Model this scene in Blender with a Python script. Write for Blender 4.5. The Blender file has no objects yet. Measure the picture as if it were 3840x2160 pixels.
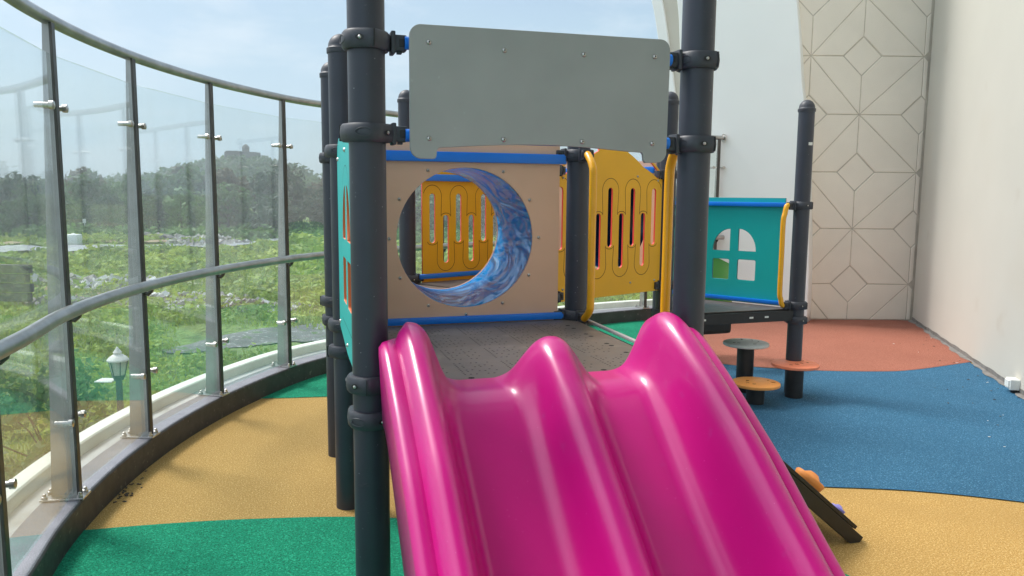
import bpy, bmesh, math, random
import numpy as np
from mathutils import Vector, Matrix
R = math.radians
random.seed(7); rng = np.random.default_rng(7)
sc = bpy.context.scene
col = sc.collection

# ------------------------------------------------------------------ camera
cam_d = bpy.data.cameras.new("camera"); cam = bpy.data.objects.new("camera", cam_d); col.objects.link(cam)
cam_d.sensor_width = 36; cam_d.lens = 36 * 2900 / 3840; cam_d.clip_start = 0.05; cam_d.clip_end = 3000
cam.matrix_world = Matrix.Translation((0, 0, 1.55)) @ Matrix.Rotation(R(90 - 6.9), 4, 'X') @ Matrix.Rotation(R(0.5), 4, 'Z')
sc.camera = cam
# ------------------------------------------------------------------ world, sun, exposure
SUN_EL, SUN_AZ = R(54), R(-60)          # azimuth measured from +Y towards +X
w = bpy.data.worlds.new("World"); sc.world = w; w.use_nodes = True
nt = w.node_tree; nt.nodes.clear()
out = nt.nodes.new('ShaderNodeOutputWorld'); bg = nt.nodes.new('ShaderNodeBackground')
sky = nt.nodes.new('ShaderNodeTexSky'); sky.sky_type = 'NISHITA'; sky.sun_disc = False
sky.sun_elevation = SUN_EL; sky.sun_rotation = SUN_AZ; sky.dust_density = 2.0; sky.air_density = 1.0; sky.ozone_density = 1.0
tc = nt.nodes.new('ShaderNodeTexCoord'); mp = nt.nodes.new('ShaderNodeMapping'); mp.inputs['Scale'].default_value = (1.6, 1.6, 5.0)
nz = nt.nodes.new('ShaderNodeTexNoise'); nz.inputs['Scale'].default_value = 1.7; nz.inputs['Detail'].default_value = 7; nz.inputs['Roughness'].default_value = .55
cr = nt.nodes.new('ShaderNodeValToRGB'); cr.color_ramp.elements[0].position = .38; cr.color_ramp.elements[1].position = .72
cr.color_ramp.elements[0].color = (.5, .5, .5, 1); cr.color_ramp.elements[1].color = (.95, .95, .95, 1)
mx = nt.nodes.new('ShaderNodeMixRGB'); mx.inputs['Color2'].default_value = (3.5, 4.8, 5.7, 1)
nt.links.new(tc.outputs['Generated'], mp.inputs['Vector']); nt.links.new(mp.outputs['Vector'], nz.inputs['Vector'])
nt.links.new(nz.outputs['Fac'], cr.inputs['Fac']); nt.links.new(cr.outputs['Color'], mx.inputs['Fac'])
nt.links.new(sky.outputs['Color'], mx.inputs['Color1'])
mp2 = nt.nodes.new('ShaderNodeMapping'); mp2.inputs['Scale'].default_value = (2.2, 2.2, 7.0); mp2.inputs['Location'].default_value = (.6, .2, .35); nt.links.new(tc.outputs['Generated'], mp2.inputs['Vector'])
nz2 = nt.nodes.new('ShaderNodeTexNoise'); nz2.inputs['Scale'].default_value = 2.2; nz2.inputs['Detail'].default_value = 9; nz2.inputs['Roughness'].default_value = .6; nt.links.new(mp2.outputs['Vector'], nz2.inputs['Vector'])
cr2 = nt.nodes.new('ShaderNodeValToRGB'); cr2.color_ramp.elements[0].position = .50; cr2.color_ramp.elements[1].position = .72; cr2.color_ramp.elements[1].color = (.5, .5, .5, 1); nt.links.new(nz2.outputs['Fac'], cr2.inputs['Fac'])
mxc = nt.nodes.new('ShaderNodeMixRGB'); mxc.inputs['Color2'].default_value = (6.0, 6.5, 6.9, 1); nt.links.new(cr2.outputs['Color'], mxc.inputs['Fac']); nt.links.new(mx.outputs['Color'], mxc.inputs['Color1'])
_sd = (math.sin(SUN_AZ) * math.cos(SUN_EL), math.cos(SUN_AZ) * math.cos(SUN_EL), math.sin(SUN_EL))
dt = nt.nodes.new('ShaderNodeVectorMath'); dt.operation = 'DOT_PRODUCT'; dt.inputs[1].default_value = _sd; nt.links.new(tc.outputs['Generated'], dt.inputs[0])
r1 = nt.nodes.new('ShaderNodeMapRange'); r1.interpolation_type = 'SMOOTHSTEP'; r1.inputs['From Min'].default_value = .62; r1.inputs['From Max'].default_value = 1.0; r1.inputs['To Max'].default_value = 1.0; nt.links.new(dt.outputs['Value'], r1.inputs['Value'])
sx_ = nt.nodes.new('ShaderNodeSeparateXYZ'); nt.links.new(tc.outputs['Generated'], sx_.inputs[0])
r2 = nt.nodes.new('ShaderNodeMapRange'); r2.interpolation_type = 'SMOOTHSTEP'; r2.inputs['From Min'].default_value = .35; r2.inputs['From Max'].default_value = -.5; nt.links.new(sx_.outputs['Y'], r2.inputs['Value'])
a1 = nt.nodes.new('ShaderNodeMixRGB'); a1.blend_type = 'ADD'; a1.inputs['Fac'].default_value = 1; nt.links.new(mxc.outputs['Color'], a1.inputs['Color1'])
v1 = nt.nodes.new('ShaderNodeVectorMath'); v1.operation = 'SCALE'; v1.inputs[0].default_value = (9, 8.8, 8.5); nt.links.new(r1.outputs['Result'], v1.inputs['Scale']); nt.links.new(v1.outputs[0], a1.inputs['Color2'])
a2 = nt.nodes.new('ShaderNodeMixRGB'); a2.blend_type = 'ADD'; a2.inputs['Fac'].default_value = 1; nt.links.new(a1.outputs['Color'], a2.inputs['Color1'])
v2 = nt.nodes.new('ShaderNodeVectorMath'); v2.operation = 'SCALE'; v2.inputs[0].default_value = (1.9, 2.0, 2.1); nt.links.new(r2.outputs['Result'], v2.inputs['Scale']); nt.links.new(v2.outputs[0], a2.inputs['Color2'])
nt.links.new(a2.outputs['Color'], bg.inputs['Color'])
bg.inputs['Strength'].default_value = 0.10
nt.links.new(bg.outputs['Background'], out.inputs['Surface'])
sd = bpy.data.lights.new("sun", 'SUN'); sd.energy = 2.2; sd.angle = R(15); sd.color = (1, .96, .9)
so = bpy.data.objects.new("sun", sd); col.objects.link(so)
tosun = Vector((math.sin(SUN_AZ) * math.cos(SUN_EL), math.cos(SUN_AZ) * math.cos(SUN_EL), math.sin(SUN_EL)))
so.rotation_euler = tosun.to_track_quat('Z', 'Y').to_euler()
sc.view_settings.view_transform = 'Standard'; sc.view_settings.look = 'None'; sc.view_settings.gamma = 1
sc.view_settings.use_curve_mapping = False; sc.view_settings.exposure = 0.62
sc.render.engine = 'CYCLES'

# ------------------------------------------------------------------ materials
def srgb(r, g, b):
    f = lambda c: (c / 255 / 12.92) if c / 255 <= .04045 else ((c / 255 + .055) / 1.055) ** 2.4
    return (f(r), f(g), f(b))
def mat(name, base, rough=.5, metal=0, var=.0, vscale=8, bump=0, bscale=60, bdist=.002, coat=0, spec=.5, col2=None, c2pos=(.45, .6), c2scale=None, detail=4, speck=None, stretch=None):
    m = bpy.data.materials.new(name); m.use_nodes = True; n = m.node_tree; b = n.nodes['Principled BSDF']
    b.inputs['Roughness'].default_value = rough; b.inputs['Metallic'].default_value = metal
    b.inputs['Coat Weight'].default_value = coat; b.inputs['Specular IOR Level'].default_value = spec
    tc = n.nodes.new('ShaderNodeTexCoord'); vec = tc.outputs['Object']
    if stretch:
        mpn = n.nodes.new('ShaderNodeMapping'); mpn.inputs['Scale'].default_value = stretch; n.links.new(vec, mpn.inputs['Vector']); vec = mpn.outputs['Vector']
    def noise(scale, det=detail, ro=.55):
        q = n.nodes.new('ShaderNodeTexNoise'); q.inputs['Scale'].default_value = scale; q.inputs['Detail'].default_value = det; q.inputs['Roughness'].default_value = ro
        n.links.new(vec, q.inputs['Vector']); return q
    cur = None
    rgb = n.nodes.new('ShaderNodeRGB'); rgb.outputs[0].default_value = (*base, 1); cur = rgb.outputs[0]
    def mixc(fac, c):
        nonlocal cur
        k = n.nodes.new('ShaderNodeMixRGB'); n.links.new(fac, k.inputs['Fac']); n.links.new(cur, k.inputs['Color1']); k.inputs['Color2'].default_value = (*c, 1); cur = k.outputs['Color']
    if col2:
        q = noise(c2scale or vscale); r_ = n.nodes.new('ShaderNodeValToRGB'); r_.color_ramp.elements[0].position, r_.color_ramp.elements[1].position = c2pos
        n.links.new(q.outputs['Fac'], r_.inputs['Fac']); mixc(r_.outputs['Color'], col2)
    if speck:
        for (sc_, lo, hi, c_) in speck:
            q = noise(sc_, 2); r_ = n.nodes.new('ShaderNodeValToRGB'); r_.color_ramp.elements[0].position, r_.color_ramp.elements[1].position = lo, hi
            n.links.new(q.outputs['Fac'], r_.inputs['Fac']); mixc(r_.outputs['Color'], c_)
    if var:
        q = noise(vscale); mr = n.nodes.new('ShaderNodeMapRange'); mr.inputs['From Min'].default_value = .3; mr.inputs['From Max'].default_value = .7
        mr.inputs['To Min'].default_value = 1 - var; mr.inputs['To Max'].default_value = 1 + var; n.links.new(q.outputs['Fac'], mr.inputs['Value'])
        k = n.nodes.new('ShaderNodeVectorMath'); k.operation = 'SCALE'; n.links.new(cur, k.inputs[0]); n.links.new(mr.outputs['Result'], k.inputs['Scale']); cur = k.outputs[0]
        mr2 = n.nodes.new('ShaderNodeMapRange'); mr2.inputs['To Min'].default_value = max(0, rough - var * .6); mr2.inputs['To Max'].default_value = min(1, rough + var * .6)
        q2 = noise(vscale * 2.3); n.links.new(q2.outputs['Fac'], mr2.inputs['Value']); n.links.new(mr2.outputs['Result'], b.inputs['Roughness'])
    n.links.new(cur, b.inputs['Base Color'])
    if bump:
        q = noise(bscale, 5); bp = n.nodes.new('ShaderNodeBump'); bp.inputs['Strength'].default_value = bump; bp.inputs['Distance'].default_value = bdist
        n.links.new(q.outputs['Fac'], bp.inputs['Height']); n.links.new(bp.outputs['Normal'], b.inputs['Normal'])
    return m
M = {}
M['post'] = mat('post_powder_coat', srgb(50, 53, 64), .42, var=.12, vscale=5, bump=.15, bscale=400, bdist=.0006, speck=[(90, .74, .77, (.3, .31, .33))])
M['clamp'] = mat('clamp_aluminium_paint', srgb(56, 58, 66), .5, var=.15, vscale=30, bump=.3, bscale=120, bdist=.001)
M['black'] = mat('black_plastic', (.012, .012, .013), .5, var=.2, vscale=20)
M['dark_hole'] = mat('hole_dark', (.006, .006, .006), .9)
M['steel'] = mat('stainless_steel', (.52, .50, .48), .3, 1, var=.2, vscale=12)
M['steel_d'] = mat('baluster_steel', (.34, .335, .32), .38, .8, var=.15, vscale=7)
M['steel_dark'] = mat('steel_dark_reflection', (.075, .068, .062), .4, .5, var=.2, vscale=6)  # flange's reflection of dark surroundings put into the colour; rail brackets share it
M['rail'] = mat('rail_steel', (.42, .41, .40), .34, .9, var=.18, vscale=9)
M['grey_panel'] = mat('grey_hdpe', srgb(156, 156, 154), .45, var=.07, vscale=3.5, speck=[(45, .74, .78, srgb(168, 170, 170))], bump=.1, bscale=350, bdist=.0005)
M['beige'] = mat('beige_hdpe', srgb(224, 182, 155), .5, var=.05, vscale=3, bump=.12, bscale=350, bdist=.0005)
M['beige_e'] = mat('beige_hdpe_edge', srgb(200, 150, 130), .6)
M['yellow'] = mat('yellow_hdpe', srgb(236, 174, 14), .5, var=.05, vscale=3, bump=.12, bscale=350, bdist=.0005)
M['red_core'] = mat('red_hdpe_core', srgb(235, 70, 55), .5)
M['groove'] = mat('engraved_groove', srgb(120, 70, 8), .8)
M['teal'] = mat('teal_hdpe', srgb(0, 172, 170), .45, var=.04, vscale=3, bump=.12, bscale=350, bdist=.0005)
M['teal_e'] = mat('orange_hdpe_core', srgb(215, 110, 60), .55)
M['teal_dark'] = mat('teal_edge', srgb(10, 110, 110), .55)
M['blue_rail'] = mat('blue_powder_coat', srgb(0, 122, 230), .35, var=.05, vscale=6)
M['yellow_tube'] = mat('yellow_powder_coat', srgb(240, 170, 10), .33, var=.05, vscale=12, coat=.2)
M['slide'] = mat('magenta_rotomould', srgb(194, 7, 121), .32, var=.06, vscale=3.0, bump=.05, bscale=300, bdist=.0006, coat=.25, speck=[(140, .75, .78, srgb(225, 120, 175)), (2.6, .55, .9, srgb(190, 36, 128)), (17, .68, .78, srgb(190, 34, 126))])
M['slide'].node_tree.nodes['Principled BSDF'].inputs['Coat Roughness'].default_value = .12
M['deck'] = mat('deck_sheet', srgb(98, 89, 83), .42, var=.14, vscale=4, bump=.2, bscale=200, bdist=.001, speck=[(6, .62, .75, srgb(125, 116, 106))])
M['deck_edge'] = mat('deck_edge_strip', srgb(175, 170, 170), .45, var=.1)
M['orange_top'] = mat('orange_disc', srgb(248, 164, 84), .5, var=.06, vscale=20)
M['coral_top'] = mat('coral_disc', srgb(250, 142, 104), .5, var=.06, vscale=20)
M['grey_top'] = mat('grey_disc', srgb(205, 210, 208), .5, var=.06, vscale=20)
M['orange_grip'] = mat('climbing_hold_orange', srgb(240, 150, 75), .55)
M['purple_grip'] = mat('climbing_hold_purple', srgb(150, 140, 220), .55)
M['plaster_r'] = mat('beige_plaster', srgb(196, 192, 182), .8, var=.035, vscale=.8, bump=.15, bscale=30, bdist=.003, speck=[(2.2, .66, .85, srgb(186, 178, 165)), (.5, .55, .8, srgb(192, 184, 171))])
M['gfrc'] = mat('cream_cast_panel', srgb(236, 227, 212), .8, var=.05, vscale=1.5, bump=.15, bscale=60, bdist=.002)
M['gfrc_gap'] = mat('panel_joint', srgb(196, 187, 172), .9, var=.15, vscale=6)
M['white'] = mat('white_plaster', srgb(243, 243, 240), .75, var=.025, vscale=1, bump=.12, bscale=40, bdist=.002)
M['band_shade'] = mat('plaster_side_shade', srgb(205, 198, 184), .8, var=.04, vscale=2)  # shading of the pier's narrow left side painted as a darker plaster
M['granite'] = mat('granite_coping', srgb(118, 116, 122), .35, var=.14, vscale=9, speck=[(220, .56, .66, srgb(165, 165, 172)), (180, .6, .68, srgb(60, 58, 60))], bump=.15, bscale=80)
M['granite_face_shaded'] = mat('granite_face_shaded', srgb(62, 60, 60), .55, var=.25, vscale=9, speck=[(30, .66, .72, srgb(110, 106, 100))])  # same granite as the coping, shade of the inner face put into the colour
M['ledge'] = mat('ledge_paint', srgb(178, 180, 180), .6, var=.1, vscale=4, speck=[(3, .6, .8, srgb(150, 148, 142))])
M['parapet'] = mat('parapet_white', srgb(226, 228, 218), .7, var=.06, vscale=4, speck=[(9, .66, .8, srgb(190, 190, 176))])
M['pvc'] = mat('white_pvc', srgb(228, 228, 222), .4)
M['seal'] = mat('cement_seal', srgb(128, 124, 120), .85, var=.25, vscale=12)
def rubber(name, c, lo, hi):
    return mat(name, c, .85, var=.07, vscale=.9, bump=1, bscale=150, bdist=.006, spec=.25, speck=[(170, .50, .60, lo), (120, .56, .64, hi), (1.3, .55, .85, tuple(v * .86 for v in c)), (26, .765, .79, tuple(v * .45 for v in c))])
M['r_green'] = rubber('rubber_green', srgb(8, 142, 106), srgb(4, 100, 74), srgb(46, 174, 134))
M['r_yellow'] = rubber('rubber_sand', srgb(192, 154, 90), srgb(154, 118, 58), srgb(216, 184, 124))
M['r_blue'] = rubber('rubber_blue', srgb(50, 102, 134), srgb(28, 70, 98), srgb(88, 138, 168))
M['r_orange'] = rubber('rubber_terracotta', srgb(164, 102, 84), srgb(132, 78, 62), srgb(186, 130, 110))
# tube: wrinkled plastic film over blue polycarbonate
M['tube'] = mat('blue_tunnel_plastic', srgb(0, 140, 210), .10, coat=.0, spec=.7)
def _tube():
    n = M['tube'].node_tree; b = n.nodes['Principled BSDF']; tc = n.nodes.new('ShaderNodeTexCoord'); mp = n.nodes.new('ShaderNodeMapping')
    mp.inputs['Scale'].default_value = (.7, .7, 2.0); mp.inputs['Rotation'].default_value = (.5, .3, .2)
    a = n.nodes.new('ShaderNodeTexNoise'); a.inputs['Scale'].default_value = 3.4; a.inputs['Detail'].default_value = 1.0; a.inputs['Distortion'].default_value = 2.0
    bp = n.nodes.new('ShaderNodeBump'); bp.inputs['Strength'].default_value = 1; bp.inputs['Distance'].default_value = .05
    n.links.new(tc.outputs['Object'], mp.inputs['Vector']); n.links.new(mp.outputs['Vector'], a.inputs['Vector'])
    rp = n.nodes.new('ShaderNodeValToRGB'); rp.color_ramp.elements[0].position = .585; rp.color_ramp.elements[1].position = .64; rp.color_ramp.elements[1].color = (.55, .55, .55, 1); n.links.new(a.outputs['Fac'], rp.inputs['Fac'])  # pale streaks: film whitening, with sheen of the wrinkles painted in
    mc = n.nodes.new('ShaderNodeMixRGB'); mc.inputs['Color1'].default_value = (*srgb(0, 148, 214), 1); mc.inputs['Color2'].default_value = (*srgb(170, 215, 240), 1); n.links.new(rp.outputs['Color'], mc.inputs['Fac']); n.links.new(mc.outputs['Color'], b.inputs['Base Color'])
    o = [x for x in n.nodes if x.type == 'OUTPUT_MATERIAL'][0]; t = n.nodes.new('ShaderNodeBsdfTranslucent'); t.inputs['Color'].default_value = (*srgb(30, 195, 250), 1); n.links.new(bp.outputs['Normal'], t.inputs['Normal'])
    ms = n.nodes.new('ShaderNodeMixShader'); ms.inputs['Fac'].default_value = .28; n.links.new(b.outputs[0], ms.inputs[1]); n.links.new(t.outputs[0], ms.inputs[2]); n.links.new(ms.outputs[0], o.inputs['Surface'])
    n.links.new(a.outputs['Fac'], bp.inputs['Height']); n.links.new(bp.outputs['Normal'], b.inputs['Normal']); n.links.new(bp.outputs['Normal'], b.inputs['Coat Normal'])
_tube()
# glass: clear pane, slightly green, fresnel reflection, faint dust
def glass():
    m = bpy.data.materials.new('pane_glass'); m.use_nodes = True; n = m.node_tree; n.nodes.clear()
    o = n.nodes.new('ShaderNodeOutputMaterial'); tr = n.nodes.new('ShaderNodeBsdfTransparent'); tr.inputs['Color'].default_value = (.95, .972, .968, 1)
    gl = n.nodes.new('ShaderNodeBsdfGlossy'); gl.inputs['Roughness'].default_value = .01; gl.inputs['Color'].default_value = (1, 1, 1, 1)
    fr = n.nodes.new('ShaderNodeFresnel'); ge = n.nodes.new('ShaderNodeNewGeometry'); mi_ = n.nodes.new('ShaderNodeMapRange'); mi_.inputs['To Min'].default_value = 1.52; mi_.inputs['To Max'].default_value = 1 / 1.52; n.links.new(ge.outputs['Backfacing'], mi_.inputs['Value']); n.links.new(mi_.outputs['Result'], fr.inputs['IOR'])
    m1 = n.nodes.new('ShaderNodeMixShader'); n.links.new(fr.outputs[0], m1.inputs['Fac']); n.links.new(tr.outputs[0], m1.inputs[1]); n.links.new(gl.outputs[0], m1.inputs[2])
    df = n.nodes.new('ShaderNodeBsdfTranslucent'); df.inputs['Color'].default_value = (.8, .84, .86, 1)
    d2 = n.nodes.new('ShaderNodeBsdfDiffuse'); d2.inputs['Color'].default_value = (.8, .84, .86, 1)
    ad = n.nodes.new('ShaderNodeMixShader'); n.links.new(df.outputs[0], ad.inputs[1]); n.links.new(d2.outputs[0], ad.inputs[2])
    tc = n.nodes.new('ShaderNodeTexCoord'); mp = n.nodes.new('ShaderNodeMapping'); mp.inputs['Scale'].default_value = (3, 3, .6)
    q = n.nodes.new('ShaderNodeTexNoise'); q.inputs['Scale'].default_value = 1.5; q.inputs['Detail'].default_value = 6
    mr = n.nodes.new('ShaderNodeMapRange'); mr.inputs['From Min'].default_value = .35; mr.inputs['From Max'].default_value = .7; mr.inputs['To Min'].default_value = .010; mr.inputs['To Max'].default_value = .045
    n.links.new(tc.outputs['Object'], mp.inputs['Vector']); n.links.new(mp.outputs['Vector'], q.inputs['Vector']); n.links.new(q.outputs['Fac'], mr.inputs['Value'])
    m2 = n.nodes.new('ShaderNodeMixShader'); n.links.new(mr.outputs[0], m2.inputs['Fac']); n.links.new(m1.outputs[0], m2.inputs[1]); n.links.new(ad.outputs[0], m2.inputs[2])
    n.links.new(m2.outputs[0], o.inputs['Surface']); return m
M['glass'] = glass()
def leafmat(name, c1, c2, sc_=2.5):
    m = mat(name, c1, .6, col2=c2, c2scale=sc_, c2pos=(.35, .65), spec=.3, var=.25, vscale=sc_ * 5)
    n = m.node_tree; b = n.nodes['Principled BSDF']; o = [x for x in n.nodes if x.type == 'OUTPUT_MATERIAL'][0]
    t = n.nodes.new('ShaderNodeBsdfTranslucent'); t.inputs['Color'].default_value = (*[min(1, v * 1.6) for v in c2], 1)
    oi = n.nodes.new('ShaderNodeObjectInfo'); mo = n.nodes.new('ShaderNodeMapRange'); mo.inputs['To Min'].default_value = .5; mo.inputs['To Max'].default_value = 1.7; n.links.new(oi.outputs['Random'], mo.inputs['Value'])
    vs_ = n.nodes.new('ShaderNodeVectorMath'); vs_.operation = 'SCALE'; src = b.inputs['Base Color'].links[0].from_socket; n.links.new(src, vs_.inputs[0]); n.links.new(mo.outputs['Result'], vs_.inputs['Scale']); n.links.new(vs_.outputs[0], b.inputs['Base Color'])
    x = n.nodes.new('ShaderNodeMixShader'); x.inputs['Fac'].default_value = .3; n.links.new(b.outputs[0], x.inputs[1]); n.links.new(t.outputs[0], x.inputs[2]); n.links.new(x.outputs[0], o.inputs['Surface'])
    return m
M['leaf_far'] = leafmat('foliage_far', (.035, .08, .03), (.10, .17, .055), .35)
M['leaf_far2'] = leafmat('foliage_far_dark', (.022, .05, .028), (.05, .09, .045), .35)
M['leaf_brown'] = leafmat('foliage_far_brown', (.07, .08, .04), (.12, .10, .06), .35)
M['leaf_near'] = leafmat('foliage_near', (.05, .12, .03), (.11, .2, .06), 1.5)
M['leaf_lime'] = leafmat('foliage_lime', (.12, .2, .04), (.2, .28, .07), 1.5)
M['grass_b'] = leafmat('grass_blades', (.12, .23, .035), (.30, .36, .07), .25)
M['bark'] = mat('bark', (.09, .07, .055), .9, var=.3, vscale=10, bump=.6, bscale=30, bdist=.02)
M['stone_far'] = mat('fort_stone', (.12, .12, .11), .9, var=.2, vscale=.5)
M['rubble'] = mat('rubble', (.34, .32, .30), .9, var=.4, vscale=1.2)
M['rubble_w'] = mat('rubble_white', (.62, .62, .6), .9, var=.2, vscale=1.2)
M['lamp_white'] = mat('lamp_paint', (.8, .8, .74), .5, var=.1)
M['lamp_glass'] = mat('lamp_glass', (.5, .52, .45), .2, spec=.6)
M['lamp_pole'] = mat('lamp_pole_paint', (.02, .06, .06), .45)
M['tank'] = mat('tank_white', (.85, .85, .85), .5)
M['plank'] = mat('weathered_plank', (.13, .12, .11), .8, var=.3, vscale=3, stretch=(1, 1, 8))

# ------------------------------------------------------------------ helpers
def tag(o, label=None, cat=None, group=None, kind=None):
    if label: o['label'] = label
    if cat: o['category'] = cat
    if group: o['group'] = group
    if kind: o['kind'] = kind
    return o
def empty(name, loc=(0, 0, 0)):
    o = bpy.data.objects.new(name, None); col.objects.link(o); o.location = loc; o.empty_display_size = .1; return o
def link_mesh(name, me, mats, parent=None, smooth=False):
    for m in (mats if isinstance(mats, (list, tuple)) else [mats]): me.materials.append(m)
    if smooth:
        me.polygons.foreach_set('use_smooth', [True] * len(me.polygons))
        try: me.set_sharp_from_angle(angle=R(smooth if smooth is not True else 38))
        except Exception: pass
    o = bpy.data.objects.new(name, me); col.objects.link(o)
    if parent is not None:
        o.parent = parent
        o.matrix_parent_inverse = parent_world(parent).inverted()
    return o
def parent_world(p):
    m = Matrix.Translation(p.location)
    while p.parent is not None: p = p.parent; m = Matrix.Translation(p.location) @ m if False else m
    return m
class MB:
    def __init__(s): s.v = []; s.f = []; s.m = []
    def add(s, vs, fs, mi=0):
        b = len(s.v); s.v += [tuple(v) for v in vs]; s.f += [tuple(i + b for i in f) for f in fs]; s.m += [mi] * len(fs)
    def box(s, c, d, X=(1, 0, 0), Y=(0, 1, 0), Z=(0, 0, 1), mi=0, bev=0):
        c = Vector(c); X, Y, Z = Vector(X).normalized(), Vector(Y).normalized(), Vector(Z).normalized(); a, b, h = d[0] / 2, d[1] / 2, d[2] / 2
        if bev <= 0:
            vs = [c + X * (a * i) + Y * (b * j) + Z * (h * k) for i in (-1, 1) for j in (-1, 1) for k in (-1, 1)]
            s.add(vs, [(0, 1, 3, 2), (4, 6, 7, 5), (0, 4, 5, 1), (2, 3, 7, 6), (0, 2, 6, 4), (1, 5, 7, 3)], mi); return
        bm = bmesh.new(); bmesh.ops.create_cube(bm, size=1)
        for v in bm.verts: v.co = Vector((v.co.x * d[0], v.co.y * d[1], v.co.z * d[2]))
        bmesh.ops.bevel(bm, geom=bm.edges[:], offset=bev, segments=2, affect='EDGES', profile=.6)
        bm.verts.index_update()
        s.add([c + X * v.co.x + Y * v.co.y + Z * v.co.z for v in bm.verts], [[v.index for v in f.verts] for f in bm.faces], mi); bm.free()
    def tube(s, pts, r, seg=12, mi=0, caps=True, up=(0, 0, 1)):
        pts = [Vector(p) for p in pts]; rs = r if isinstance(r, (list, tuple)) else [r] * len(pts); n = len(pts); vs = []
        for i, p in enumerate(pts):
            t = (pts[min(i + 1, n - 1)] - pts[max(i - 1, 0)]).normalized()
            u = Vector(up) if abs(t.dot(Vector(up))) < .95 else Vector((1, 0, 0))
            if i and prevx is not None: x = (prevx - t * prevx.dot(t)).normalized()
            else: x = (u - t * u.dot(t)).normalized()
            prevx = x; y = t.cross(x)
            vs += [p + x * (rs[i] * math.cos(2 * math.pi * k / seg)) + y * (rs[i] * math.sin(2 * math.pi * k / seg)) for k in range(seg)]
        fs = [(i * seg + k, i * seg + (k + 1) % seg, (i + 1) * seg + (k + 1) % seg, (i + 1) * seg + k) for i in range(n - 1) for k in range(seg)]
        if caps: fs += [tuple(range(seg))[::-1], tuple((n - 1) * seg + k for k in range(seg))]
        s.add(vs, fs, mi)
    def lathe(s, c, prof, seg=24, mi=0, axis=(0, 0, 1), X=None, rfun=None):
        c = Vector(c); Z = Vector(axis).normalized(); X = Vector(X).normalized() if X is not None else Z.orthogonal().normalized(); Y = Z.cross(X)
        vs = []; n = len(prof)
        for (r, h) in prof:
            for k in range(seg):
                a = 2 * math.pi * k / seg; rr = rfun(r, h, a) if rfun else r
                vs.append(c + Z * h + X * (rr * math.cos(a)) + Y * (rr * math.sin(a)))
        fs = [(i * seg + k, i * seg + (k + 1) % seg, (i + 1) * seg + (k + 1) % seg, (i + 1) * seg + k) for i in range(n - 1) for k in range(seg)]
        if prof[0][0] > 1e-6: fs.append(tuple(range(seg))[::-1])
        if prof[-1][0] > 1e-6: fs.append(tuple((n - 1) * seg + k for k in range(seg)))
        s.add(vs, fs, mi)
    def build(s, name, mats, parent=None, smooth=False):
        me = bpy.data.meshes.new(name); me.from_pydata(s.v, [], s.f); me.polygons.foreach_set('material_index', s.m)
        bm = bmesh.new(); bm.from_mesh(me); bmesh.ops.remove_doubles(bm, verts=bm.verts, dist=1e-6); bmesh.ops.recalc_face_normals(bm, faces=bm.faces); bm.to_mesh(me); bm.free()
        return link_mesh(name, me, mats, parent, smooth)
def merge(o, mb, m):
    me = o.data; k = len(me.materials); me.materials.append(m); bm = bmesh.new(); bm.from_mesh(me); vs = [bm.verts.new(v) for v in mb.v]
    for f in mb.f: bm.faces.new([vs[i] for i in f]).material_index = k
    bm.to_mesh(me); bm.free()
def V2(a): return Vector((a[0], a[1], 0))
def panel(name, outline, holes, O, dx, thick, mats, parent, bev=.002, res=6):
    """flat board in the vertical plane through O along dx; outline in (s, z); edges of the board get mats[1]"""
    cu = bpy.data.curves.new(name, 'CURVE'); cu.dimensions = '2D'; cu.fill_mode = 'BOTH'; cu.extrude = thick / 2 - bev; cu.bevel_depth = bev; cu.bevel_resolution = 1; cu.offset = -bev
    for pts in [outline] + holes:
        sp = cu.splines.new('POLY'); sp.points.add(len(pts) - 1); sp.use_cyclic_u = True
        for p, q in zip(sp.points, pts): p.co = (q[0], q[1], 0, 1)
    tmp = bpy.data.objects.new('t', cu); col.objects.link(tmp); dg = bpy.context.evaluated_depsgraph_get(); dg.update()
    me = bpy.data.meshes.new_from_object(tmp.evaluated_get(dg)); bpy.data.objects.remove(tmp); bpy.data.curves.remove(cu)
    me.name = name; me.materials.clear()
    dx = V2(dx).normalized(); nrm = dx.cross(Vector((0, 0, 1)))
    mi = [0 if abs(p.normal.z) > .8 else 1 for p in me.polygons]
    Mx = Matrix((( dx.x, 0, nrm.x, O[0]), (dx.y, 0, nrm.y, O[1]), (0, 1, 0, O[2] if len(O) > 2 else 0), (0, 0, 0, 1)))
    me.transform(Mx); me.polygons.foreach_set('material_index', mi); me.update()
    if len(mats) < 2: mats = list(mats) * 2
    return link_mesh(name, me, mats, parent)
def rrect(x0, z0, x1, z1, r, n=5):
    pts = []
    for cx, cz, a0 in ((x1 - r, z1 - r, 0), (x0 + r, z1 - r, 90), (x0 + r, z0 + r, 180), (x1 - r, z0 + r, 270)):
        pts += [(cx + r * math.cos(R(a0 + 90 * k / n)), cz + r * math.sin(R(a0 + 90 * k / n))) for k in range(n + 1)]
    return pts
def circ(cx, cz, r, n=48): return [(cx + r * math.cos(2 * math.pi * k / n), cz + r * math.sin(2 * math.pi * k / n)) for k in range(n)]
def catmull(P, n=8):
    P = [np.array(p, float) for p in P]; Q = [2 * P[0] - P[1]] + P + [2 * P[-1] - P[-2]]; o = []
    for i in range(1, len(Q) - 2):
        for k in range(n):
            t = k / n; a, b, c, d = Q[i - 1], Q[i], Q[i + 1], Q[i + 2]
            o.append(.5 * ((2 * b) + (-a + c) * t + (2 * a - 5 * b + 4 * c - d) * t * t + (-a + 3 * b - 3 * c + d) * t ** 3))
    o.append(P[-1]); return o
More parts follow.
